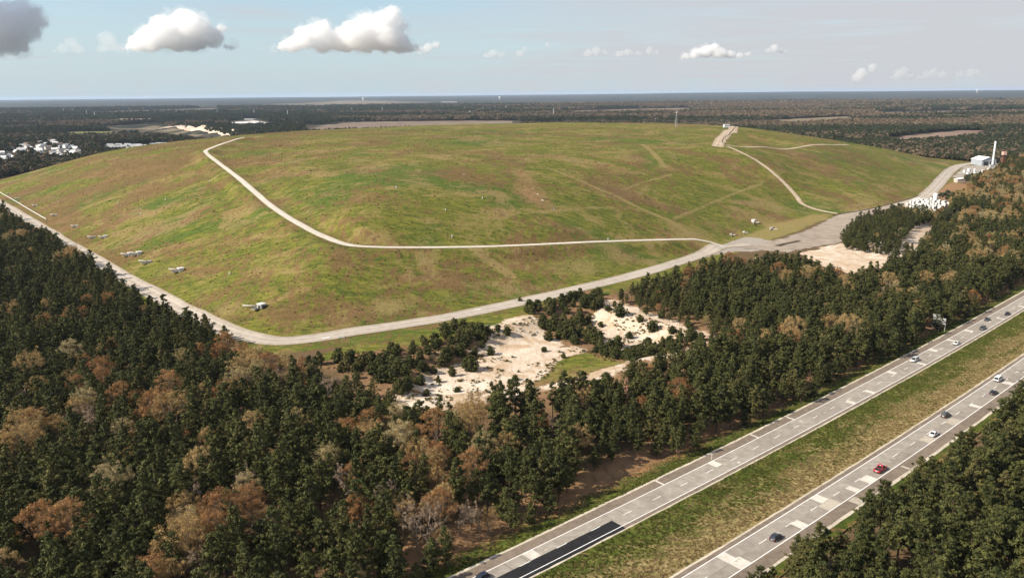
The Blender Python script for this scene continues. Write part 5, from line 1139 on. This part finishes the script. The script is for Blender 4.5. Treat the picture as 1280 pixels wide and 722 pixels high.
def lattice(x, y, z, h, w, label, name='radio_mast', mat=None):
    mat = mat or M['galv']; e = empty(name, (x, y, z-.3)); tag(e, label, 'mast'); n = 8
    for k in range(3):
        a = k*2.094; q = MB(); q.tube((w*math.cos(a), w*math.sin(a), 0), (w*.15*math.cos(a), w*.15*math.sin(a), h), .16, .1, 6); link('leg', q.mesh('leg', mat), e)
    q = MB()
    for i in range(n):
        z0, z1 = h*i/n, h*(i+1)/n; f0, f1 = w*(1-.85*i/n), w*(1-.85*(i+1)/n)
        for k in range(3): a, b = k*2.094, (k+1)*2.094; q.tube((f0*math.cos(a), f0*math.sin(a), z0), (f1*math.cos(b), f1*math.sin(b), z1), .09, .09, 4); q.tube((f1*math.cos(a), f1*math.sin(a), z1), (f1*math.cos(b), f1*math.sin(b), z1), .09, .09, 4)
    link('bracing', q.mesh('bracing', mat), e)
    q = MB(); q.box((0, 0, h), (1.4, 1.4, 1.6)); link('antenna', q.mesh('antenna', M['white_metal']), e)
x, y = D['mast'][0]; lattice(x, y, hz(x, y), 21, 2.6, 'tall thin lattice radio mast standing on the far crest of the hill')

# ------------------------------------------------------------------ yard with white blocks, plant with chimney
def blocks():
    P = D['blocks']; r = np.random.default_rng(12); c = np.mean(P, 0); n = 0
    for gx_ in np.arange(min(p[0] for p in P), max(p[0] for p in P), 5.6):
        for gy_ in np.arange(min(p[1] for p in P), max(p[1] for p in P), 5.4):
            x, y = gx_+r.uniform(-1, 1), gy_+r.uniform(-1, 1)
            if poly_sd(np.array([x]), np.array([y]), P)[0] < 1 or r.random() < .22: continue
            h = r.choice((2.4, 2.8, 3.4)); rz = r.choice((0, 1.57))+.5+r.normal()*.08; e = empty('precast_block', (x, y, hz(x, y)-.1), rz)
            tag(e, 'white precast concrete block standing in the crowded block yard by the wood', 'concrete block', 'white precast blocks in the yard')
            q = MB(); q.box((0, 0, 0), (3.0, 2.1, h), taper=.97); link('shell', q.mesh('shell', M['white_conc']), e)
            q = MB(); q.box((0, -1.04, .25), (1.6, .12, h*.6)); link('opening', q.mesh('opening', M['dark_open']), e)
            q = MB(); q.box((0, 0, h), (2.3, 1.4, .22)); link('lid', q.mesh('lid', M['white_conc']), e); n += 1
    x, y = G_BLOCK; e = empty('white_tank', (x, y, hz(x, y)-.1)); tag(e, 'tall white tank rising above the crowded white precast blocks', 'tank')
    q = MB(); q.lathe((0, 0, 0), [(2.2, 0), (2.2, 8.0), (1.9, 8.4), (.4, 8.8)], 20); link('shell', q.mesh('shell', M['white_metal'], False), e)
    q = MB(); q.tube((2.25, 0, .3), (2.25, 0, 8.4), .12, .12, 6); link('ladder', q.mesh('ladder', M['galv']), e)
    print('BLOCKS', n)
G_BLOCK = (float(np.mean([D['blocks'][3][0], D['blocks'][2][0], D['blocks'][4][0]])), float(np.mean([D['blocks'][3][1], D['blocks'][2][1]]))-18)
blocks()
def gable(name, x, y, z, w, l, h, rh, rz, wall, roof, label, cat, group=None, doors=0, windows=0, ov=.4):
    e = empty(name, (x, y, z-.2), rz); tag(e, label, cat, group); a, b = w/2, l/2
    q = MB(); q.add([(-a, -b, 0), (a, -b, 0), (a, b, 0), (-a, b, 0), (-a, -b, h), (a, -b, h), (a, b, h), (-a, b, h), (0, -b, h+rh), (0, b, h+rh)], [(0, 1, 5, 8, 4), (2, 3, 7, 9, 6), (1, 2, 6, 5), (3, 0, 4, 7)]); link('wall', q.mesh('wall', wall), e)
    q = MB(); o = ov; k = rh/a
    for s in (-1, 1):
        q.add([(0, -b-o, h+rh+.05), (0, b+o, h+rh+.05), (s*(a+o), b+o, h-k*o+.05), (s*(a+o), -b-o, h-k*o+.05), (0, -b-o, h+rh+.3), (0, b+o, h+rh+.3), (s*(a+o), b+o, h-k*o+.3), (s*(a+o), -b-o, h-k*o+.3)], [(0, 1, 2, 3), (7, 6, 5, 4), (0, 4, 5, 1), (1, 5, 6, 2), (2, 6, 7, 3), (3, 7, 4, 0)])
    link('roof', q.mesh('roof', roof), e)
    for i in range(doors): q = MB(); q.box(((i-(doors-1)/2)*w/(doors+.3), -b-.03, 0), (w/(doors+1.2), .12, h*.72)); link('door', q.mesh('door', M['dark_open']), e)
    for i in range(windows): q = MB(); q.box((a+.02, (i-(windows-1)/2)*l/(windows+.2), h*.45), (.1, l/(windows*2.2), h*.3)); link('window', q.mesh('window', M['dark_open']), e)
    return e
PL = D['plant']
# plant items stand at fixed places east of the hill
gable('plant_hall', PL['hall'][0], PL['hall'][1], hz(*PL['hall']), 22, 26, 8.5, 4.2, .05, plain('grey_blue_cladding', (.30, .33, .36), .7), M['roof_white'], 'grey hall with a white pitched roof beside the tall chimney', 'hall', None, 2, 3, .8)
def chimney():
    x, y = PL['stack']; e = empty('chimney', (x, y, hz(x, y)-.2)); tag(e, 'tall slender pale chimney stack beside the white roofed hall', 'chimney')
    q = MB(); q.lathe((0, 0, 0), [(1.9, 0), (1.9, 2), (1.45, 2.6), (1.3, 20), (1.2, 38.5), (1.0, 38.8)], 20); link('shaft', q.mesh('shaft', plain('pale_steel_shaft', (.60, .61, .60), .5), True), e)
    for z in (12, 24, 35): q = MB(); q.lathe((0, 0, z), [(1.75, 0), (1.75, .35), (1.35, .4)], 20); link('ring', q.mesh('ring', M['galv']), e)
    q = MB(); q.box((-2.2, 0, 0), (3.2, 3.6, 6.5)); link('flue_box', q.mesh('flue_box', M['galv']), e)
chimney()
def silo():
    x, y = PL['silo']; e = empty('silo_tower', (x, y, hz(x, y)-.2)); tag(e, 'rust red tower with a pale salmon top beyond the chimney', 'tower')
    q = MB(); q.box((0, 0, 0), (3.6, 3.6, 16), taper=.9); link('shaft', q.mesh('shaft', M['brown_steel']), e)
    q = MB(); q.box((0, 0, 16), (4.2, 4.2, 1.6)); link('collar', q.mesh('collar', M['dark_open']), e)
    q = MB(); q.box((0, 0, 17.6), (5.0, 5.0, 4.6), taper=.95); link('head', q.mesh('head', plain('salmon_paint', (.55, .33, .26), .7)), e)
silo()
def plant_bits():
    r = np.random.default_rng(21); kinds = ['white box shed in the plant yard in front of the hall', 'pale round tank in the plant yard in front of the hall', 'grey pipe rack in the plant yard in front of the hall']
    for i, (x, y) in enumerate(PL['bits']):
        z = hz(x, y)-.1; k = i % 3
        if k == 0:
            e = empty('plant_shed', (x, y, z), r.uniform(-.2, .2)); tag(e, kinds[0], 'shed', 'sheds in the plant yard'); w = r.uniform(3, 6); h = r.uniform(2.5, 3.8)
            q = MB(); q.box((0, 0, 0), (w, 3.2, h)); link('wall', q.mesh('wall', M['white_metal']), e); q = MB(); q.box((0, 0, h), (w+.4, 3.6, .25)); link('roof', q.mesh('roof', M['roof_white']), e); q = MB(); q.box((.4, -1.62, 0), (1.1, .08, 2.1)); link('door', q.mesh('door', M['dark_open']), e)
        elif k == 1:
            e = empty('storage_tank', (x, y, z)); tag(e, kinds[1], 'tank', 'tanks in the plant yard'); rr = r.uniform(1.0, 1.7); h = r.uniform(2.8, 4.5)
            q = MB(); q.lathe((0, 0, 0), [(rr, 0), (rr, h), (rr*.5, h+.5), (.1, h+.6)], 16); link('shell', q.mesh('shell', M['white_metal']), e); q = MB(); q.tube((rr, 0, .6), (rr+2.2, 0, .6), .2, .2); link('outlet', q.mesh('outlet', M['galv']), e)
        else:
            e = empty('pipe_rack', (x, y, z), r.uniform(-.3, .3)); tag(e, kinds[2], 'pipe rack', 'pipe racks in the plant yard')
            for px in (-3, 0, 3): q = MB(); q.box((px, -.8, 0), (.2, .2, 3)); q.box((px, .8, 0), (.2, .2, 3)); q.box((px, 0, 2.8), (.2, 1.8, .2)); link('frame', q.mesh('frame', M['galv']), e)
            q = MB()
            for py in (-.5, 0, .5): q.tube((-4.5, py, 3.15), (4.5, py, 3.15), .15, .15, 8)
            link('pipe', q.mesh('pipe', M['pvc']), e)
    x, y = PL['shed']; e = gable('pink_shed', x, y, hz(x, y), 18, 7, 4, 1.2, .08, plain('pinkish_wall', (.50, .38, .33), .8), M['roof_white'], 'low pinkish shed with a pale roof beside the bare earth yard', 'shed', None, 0, 2)
plant_bits()
# ------------------------------------------------------------------ far country
def houses():
    P = D['houses']; r = np.random.default_rng(33); pts = []; tries = 0
    while len(pts) < 62 and tries < 6000:
        tries += 1; a = r.uniform(min(p[0] for p in P), max(p[0] for p in P)); b = r.uniform(min(p[1] for p in P), max(p[1] for p in P))
        if poly_sd(np.array([a]), np.array([b]), P)[0] < 8: continue
        if all(math.hypot(a-u_, (b-v_)*.55) > 23 for u_, v_ in pts): pts.append((a, b))
    walls = [M['white_metal'], M['wall_pale'], plain('cream_siding', (.62, .57, .48), .8)]; roofs = [M['roof_white'], M['roof_grey'], plain('brown_shingle', (.20, .15, .12), .9)]
    desc = (('white walled house', 'pale grey walled house', 'cream walled house'), ('pale roof', 'grey roof', 'brown roof'))
    for a, b in pts:
        i = r.choice(3, p=(.6, .2, .2)); j = r.choice(3, p=(.55, .28, .17)); lab = '%s with a %s in the estate behind the hill' % (desc[0][i], desc[1][j])
        gable('house', a, b, hz(a, b), r.uniform(8, 11), r.uniform(11, 16), r.uniform(4.6, 6), r.uniform(2.5, 4), r.uniform(0, 3.1), walls[i], roofs[j], lab, 'house', '%ss with a %s in the estate' % (desc[0][i], desc[1][j]), 1, 2)
houses()
def trailers():
    P = D['trailers']; r = np.random.default_rng(34); n = 0
    for yy in np.arange(min(p[1] for p in P), max(p[1] for p in P), 27):
        for xx in np.arange(min(p[0] for p in P), max(p[0] for p in P), 21):
            x, y = xx+r.uniform(-4, 4), yy+r.uniform(-2, 2)
            if poly_sd(np.array([x]), np.array([y]), P)[0] < 2 or r.random() < .15: continue
            e = empty('box_trailer', (x, y, hz(x, y)), r.normal()*.06+.05); tag(e, 'white box trailer parked in rows on the lot behind the shoulder of the hill', 'trailer', 'white trailers parked in rows')
            q = MB(); q.box((0, 0, 1.2), (14.5, 3.0, 3.0)); link('body', q.mesh('body', M['white_metal']), e); q = MB(); q.box((0, 0, .8), (13, 1.2, .4)); q.box((-5, 0, 0), (2.4, 2.4, .9)); link('chassis', q.mesh('chassis', M['trim_dark']), e); n += 1
    print('TRAILERS', n)
trailers()
def fields():
    cols = {'pink': ((.13, .095, .07), (.21, .16, .115)), 'tan': ((.11, .09, .055), (.20, .155, .10)), 'brown': ((.13, .085, .062), (.22, .155, .115)), 'pale': ((.42, .40, .37), (.55, .53, .50)), 'green': ((.07, .09, .025), (.15, .15, .05))}
    ms = {k: asphalt(k+'_field', v[0], v[1], .02) for k, v in cols.items()}
    for lab, c, P in D['fields']:
        n = max(6., (max(p[1] for p in P)-min(p[1] for p in P))/30); ax = np.arange(min(p[0] for p in P), max(p[0] for p in P), n); ay = np.arange(min(p[1] for p in P), max(p[1] for p in P), n)
        X, Y = np.meshgrid(ax, ay); d = poly_sd(X, Y, P)+n*2.5*fbm(X/(n*9), Y/(n*9), 3, 6); ok = d > 0; idx = -np.ones(X.shape, int); idx[ok] = np.arange(ok.sum())
        V = np.stack([X[ok], Y[ok], HT(X[ok], Y[ok])+.6], -1); q = np.stack([idx[:-1, :-1], idx[:-1, 1:], idx[1:, 1:], idx[1:, :-1]], -1).reshape(-1, 4); q = q[q.min(1) >= 0]
        if len(q): tag(link('field', mesh_from('field', V, q, [ms[c]], None, True)), lab, None, None, 'structure')
    labs = ('bright pinkish sand face of the quarry beyond the left shoulder of the hill', 'eroded bright sand bank of the quarry just behind the hill crest', 'grey brown sand bank between the two bright quarry faces')
    sm = asphalt('quarry_sand', (.40, .31, .235), (.58, .48, .385), .03)
    for (P, h), lab in zip(D['banks'], labs):
        c = catmull(P, 9.); V = []; F = []; k = 7
        for i, (x, y) in enumerate(c):
            hh = h*(.9+.18*vnoise(np.array([i/7.]), np.array([.5]), 3)[0])*min(1, (i+1)/4, (len(c)-i)/4)
            for j in range(k):
                u = j/(k-1); o = 5*vnoise(np.array([i/2.5]), np.array([u*3.]), 9)[0]; V.append((x+o*.5, y+u*34+o, hz(x, y)-.5+hh*(u**.8)))
            V.append((x, y+160, hz(x, y)-3))
        k += 1
        for i in range(len(c)-1):
            for j in range(k-1): a = i*k+j; F.append((a, a+k, a+k+1, a+1))
        tag(link('sand_bank', mesh_from('sand_bank', V, np.array(F), [sm], None, False)), lab, None, None, 'structure')
fields()
def far_buildings():
    r = np.random.default_rng(35)
    words_ = ['long pale roofed warehouse at the far side of the dark wood, left of the quarry', 'white shed cut by the left edge in the dark wood', 'small white shed in the dark wood by the left edge', 'broad white warehouse above the housing estate', 'small white building beside the broad warehouse', 'low white shed right of the broad warehouse', 'tiny pale roof in the wood above the broad warehouse', 'pale building right of the sand quarry',
              'pale factory block behind the crest of the hill', 'long low white factory wing behind the crest', 'white end block of the long factory', 'small pale building beyond the long factory', 'smaller pale building right of that beyond the factory', 'broad pale block right of the long factory', 'tiny white building close under the horizon', 'pale flat roofed shed right of the quarry and left of the hill top', 'pale roof just behind the left crest of the hill',
              'thin pale building far beyond the hill centre', 'long thin pale shed left of the radio mast', 'small pale shed just left of the radio mast', 'white shed just behind the hill crest', 'small white shed just behind the hill crest', 'tiny white building far off above the left woods', 'second tiny white building far off above the left woods', 'low pale building in the woods right of the hill', 'pale roof among trees beside the quarry', 'small pale block at the right end of the factory group']
    for i, (x, y, w, h) in enumerate(D['ware']):
        h = max(5., min(h*.8, 14)); l = w*.5+10; e = empty('warehouse', (x, y+l/2, hz(x, y)-.5)); tag(e, words_[i], 'warehouse')
        q = MB(); q.box((0, 0, 0), (w, l, h)); link('wall', q.mesh('wall', M['wall_pale']), e); q = MB(); q.box((0, 0, h), (w+1, l+1, .8)); link('roof', q.mesh('roof', M['roof_white']), e)
        q = MB()
        for k in range(max(1, int(w/14))): q.box((-w/2+7+k*14, -l/2-.1, 0), (4, .25, h*.55)) if -w/2+9+k*14 < w/2 else None
        if q.v: link('door', q.mesh('door', M['dark_open']), e)
    for i, (x, y, h) in enumerate(D['poles']):
        e = empty('transmission_pole', (x, y, hz(x, y)-.5), .1); h = min(h, 42); tag(e, 'pale power line pole in the long row beyond the hill', 'power pole', 'power line poles beyond the hill')
        q = MB(); q.tube((0, 0, 0), (0, 0, h), 1.6, 1.1, 8); link('mast', q.mesh('mast', M['alu']), e)
        for k in (.97, .86, .75): q = MB(); q.box((0, 0, h*k), (9, .6, .6)); link('crossarm', q.mesh('crossarm', M['galv']), e)
    for x, y, lab in ((-2430., 13400., 'white water tower on the horizon above the centre left of the hill'), (-180., 13800., 'white water tower on the horizon above the middle of the hill'), (8400., 14600., 'tiny white water tower on the right hand horizon')):
        e = empty('water_tower', (x, y, hz(x, y)-1)); tag(e, lab, 'water tower')
        q = MB(); q.lathe((0, 0, 0), [(7, 0), (4.5, 6), (4.2, 30)], 16); link('stem', q.mesh('stem', M['white_metal'], True), e); q = MB(); q.lathe((0, 0, 28), [(4, 0), (17, 9), (20, 15), (17, 22), (6, 27), (.5, 28)], 20); link('tank', q.mesh('tank', M['white_metal'], True), e)
far_buildings()
# ------------------------------------------------------------------ light, sky, air, camera
SUN_EL, SUN_AZ = 37., None
sd = Vector((-1.0, -.30, 0)).normalized()           # toward the sun, on the ground plane
el = R_(SUN_EL); to_sun = Vector((sd.x*math.cos(el), sd.y*math.cos(el), math.sin(el)))
sl = bpy.data.lights.new('sun', 'SUN'); sl.energy = 5.0; sl.angle = R_(.53); sl.color = (1.0, .90, .75)
so = bpy.data.objects.new('sun', sl); COL.objects.link(so); so.rotation_euler = to_sun.to_track_quat('Z', 'Y').to_euler(); so.location = (-300, -100, 400)
w = bpy.data.worlds.new('World'); SC.world = w; w.use_nodes = True
nt = NT(w.node_tree); bg = w.node_tree.nodes['Background']
sk = nt.node('ShaderNodeTexSky', sky_type='NISHITA'); sk.sun_disc = False; sk.sun_elevation = el; sk.sun_rotation = math.atan2(to_sun.x, to_sun.y)
sk.altitude = 120; sk.air_density = 1.0; sk.dust_density = .6; sk.ozone_density = 2.5
# thin high cloud veil, thicker toward the east (+x)
tc = nt.node('ShaderNodeTexCoord').outputs['Generated']; sp = nt.node('ShaderNodeSeparateXYZ'); nt.put(sp.inputs[0], tc)
zc = nt.math('MAXIMUM', sp.outputs[2], .015); px_ = nt.math('DIVIDE', sp.outputs[0], zc); py_ = nt.math('DIVIDE', sp.outputs[1], zc)
cb = nt.node('ShaderNodeCombineXYZ'); nt.put(cb.inputs[0], px_); nt.put(cb.inputs[1], py_)
v1 = nt.noise(nt.map(cb.outputs[0], (.22, .30, 1)), 1.0, 8, .65, .8); v2 = nt.noise(nt.map(cb.outputs[0], (.10, .07, 1), loc=(3.1, 1.7, 0)), 1.0, 3, .5)
east = nt.rng(nt.math('DIVIDE', sp.outputs[0], nt.math('MAXIMUM', sp.outputs[1], .05)), -.25, .5)
cov = nt.math('MULTIPLY', nt.rng(nt.math('ADD', nt.math('MULTIPLY', v1, .95), nt.math('ADD', nt.math('MULTIPLY', v2, .5), nt.math('MULTIPLY', east, .36))), .62, 1.12), .92)
low = nt.math('MULTIPLY', nt.rng(sp.outputs[2], .22, -.02), .85)
sky_b = nt.mix(low, sk.outputs[0], (3.3, 4.2, 4.75)); sky_c = nt.mix(cov, sky_b, (3.95, 3.98, 4.2)); nt.put(bg.inputs[0], sky_c); bg.inputs[1].default_value = .095
def haze():
    mb = MB(); mb.box((0, 0, -34), (104000, 104000, 190)); m = bpy.data.materials.new('haze_air'); m.use_nodes = True
    t = m.node_tree; t.nodes.clear(); out = t.nodes.new('ShaderNodeOutputMaterial'); pv = t.nodes.new('ShaderNodeVolumePrincipled')
    pv.inputs['Color'].default_value = (.62, .78, 1.0, 1); pv.inputs['Density'].default_value = HAZE; pv.inputs['Anisotropy'].default_value = .1
    t.links.new(pv.outputs[0], out.inputs['Volume']); o = link('haze', mb.mesh('haze', m)); tag(o, 'thin blue air between the viewer and the far country', None, None, 'stuff')
HAZE = 2.3e-5
haze()
def cloud_mat(dens):
    m = bpy.data.materials.new('cloud_vapour'); m.use_nodes = True; t = m.node_tree; t.nodes.clear(); out = t.nodes.new('ShaderNodeOutputMaterial'); pv = t.nodes.new('ShaderNodeVolumePrincipled')
    pv.inputs['Color'].default_value = (1, 1, 1, 1); pv.inputs['Density'].default_value = dens; pv.inputs['Anisotropy'].default_value = .25
    t.links.new(pv.outputs[0], out.inputs['Volume']); return m
def clouds():
    tex = bpy.data.textures.new('billow', 'CLOUDS'); tex.noise_depth = 4
    labs = {'A': 'large grey cloud cut off by the left edge of the picture', 'B': 'small grey wisp of cloud beside the large grey cloud', 'B2': 'ragged grey cloud scrap between a small wisp and a white topped cloud', 'C': 'white topped cumulus with a flat blue grey base', 'E': 'largest bright white cumulus, rising to the right above the hill',
            'F': 'thin wisp trailing off the largest white cumulus', 'G': 'row of faint small cloud scraps above the hill', 'H': 'low thin pair of pale clouds right of the hill top', 'I': 'small white flat cumulus low over the horizon', 'J': 'tiny white puff of cloud beside the small flat cumulus', 'K': 'faint pink cloud, first of a low row at the right', 'K2': 'faint pink cloud, second of the low row', 'L': 'faint pink cloud, third of the low row', 'M': 'faint pink cloud, last of the low row'}
    cl = dict(D['clouds']); a0 = np.mean([[q[0], q[1], q[2]] for q in cl['A']], 0)*9000+np.array(to_sun)*2600
    cl['Z'] = [tuple((a0+np.array(q))/9000)+(r/9000,) for q, r in (((0, 0, 0), 420), ((500, -100, 60), 380), ((950, 100, -40), 330), ((-450, 60, 30), 360), ((1300, 150, -60), 250))]  # added cloud out of view, set sunward of cloud A to shade it grey
    labs['Z'] = 'added unseen cumulus beyond the left edge of the picture, shading the grey cloud'
    for n, bl in cl.items():
        dist = {'A': 9000, 'Z': 9000, 'B': 11000, 'B2': 11000, 'C': 11500, 'E': 11000}.get(n, 17000)
        big = n in 'ACE'
        bm = bmesh.new(); cx = np.mean([[q[0], q[1], q[2]] for q in bl], 0)*dist
        for dx, dy, dz, r in bl:
            c = np.array([dx, dy, dz])*dist-cx; r_ = r*dist*1.04
            c[1] += rng.uniform(-.5, .5)*r_
            mt = Matrix.Translation(Vector(c)) @ Matrix.Diagonal((r_, r_, r_*.92, 1)); bmesh.ops.create_icosphere(bm, subdivisions=3, radius=1, matrix=mt)
        zb = min(q[2]*dist-cx[2]-.35*q[3]*dist for q in bl)+.25*np.mean([q[3] for q in bl])*dist
        for vv in bm.verts:
            if vv.co.z < zb: vv.co.z = zb+(vv.co.z-zb)*.3
        me = bpy.data.meshes.new('cloud'); rr = np.mean([q[3] for q in bl])*dist
        bm.to_mesh(me); bm.free(); me.materials.append(cloud_mat(.010 if n in ('C', 'E') else (.007 if n in 'AZ' else (.009 if n in 'IJ' else (.0022 if n in ('B', 'B2') else .004)))))
        o = link('cloud', me, None, tuple(cx)); tag(o, labs[n], 'cloud')
        rm = o.modifiers.new('join', 'REMESH'); rm.mode = 'VOXEL'; rm.voxel_size = rr*.075
        for k, (s, a) in enumerate(((1.2, .8), (.5, .5), (.22, .24), (.10, .10))):
            tx = bpy.data.textures.new('billow', 'CLOUDS'); tx.noise_scale = rr*s; tx.noise_depth = 2
            d = o.modifiers.new('billow', 'DISPLACE'); d.texture = tx; d.strength = rr*a; d.mid_level = .55; d.texture_coords = 'GLOBAL'
        for p in me.polygons: p.use_smooth = True
        if n in 'ACEZIFK':
            f = link('fringe', me.copy(), o); f.data.materials.clear(); f.data.materials.append(cloud_mat(.0016 if big else .003)); f.scale = (1.06, 1.0, 1.10)
            rm = f.modifiers.new('join', 'REMESH'); rm.mode = 'VOXEL'; rm.voxel_size = rr*.09
            for k, (sz, a) in enumerate(((.9, 1.2), (.3, .5), (.12, .2))):
                tx = bpy.data.textures.new('billow', 'CLOUDS'); tx.noise_scale = rr*sz; tx.noise_depth = 3
                d = f.modifiers.new('billow', 'DISPLACE'); d.texture = tx; d.strength = rr*a; d.mid_level = .52; d.texture_coords = 'GLOBAL'
clouds()
cam = bpy.data.cameras.new('camera'); co = bpy.data.objects.new('camera', cam); COL.objects.link(co)
cam.sensor_width = 36; cam.lens = CAM['f']/1280*36; cam.clip_start = 1; cam.clip_end = 150000
mw = Matrix((( RV[0], UV[0], -FV[0], 0), (RV[1], UV[1], -FV[1], 0), (RV[2], UV[2], -FV[2], CAM['H']), (0, 0, 0, 1))); co.matrix_world = mw
SC.camera = co
SC.view_settings.view_transform = 'Standard'; SC.view_settings.look = 'None'; SC.view_settings.gamma = 1; SC.view_settings.exposure = EXPO; SC.view_settings.use_curve_mapping = False
c = SC.cycles if hasattr(SC, 'cycles') else None
SC.render.engine = 'CYCLES'
SC.cycles.use_denoising = True; SC.cycles.max_bounces = 14; SC.cycles.diffuse_bounces = 3; SC.cycles.glossy_bounces = 2; SC.cycles.transmission_bounces = 2; SC.cycles.volume_bounces = 12; SC.cycles.transparent_max_bounces = 8
SC.cycles.volume_step_rate = 4.0
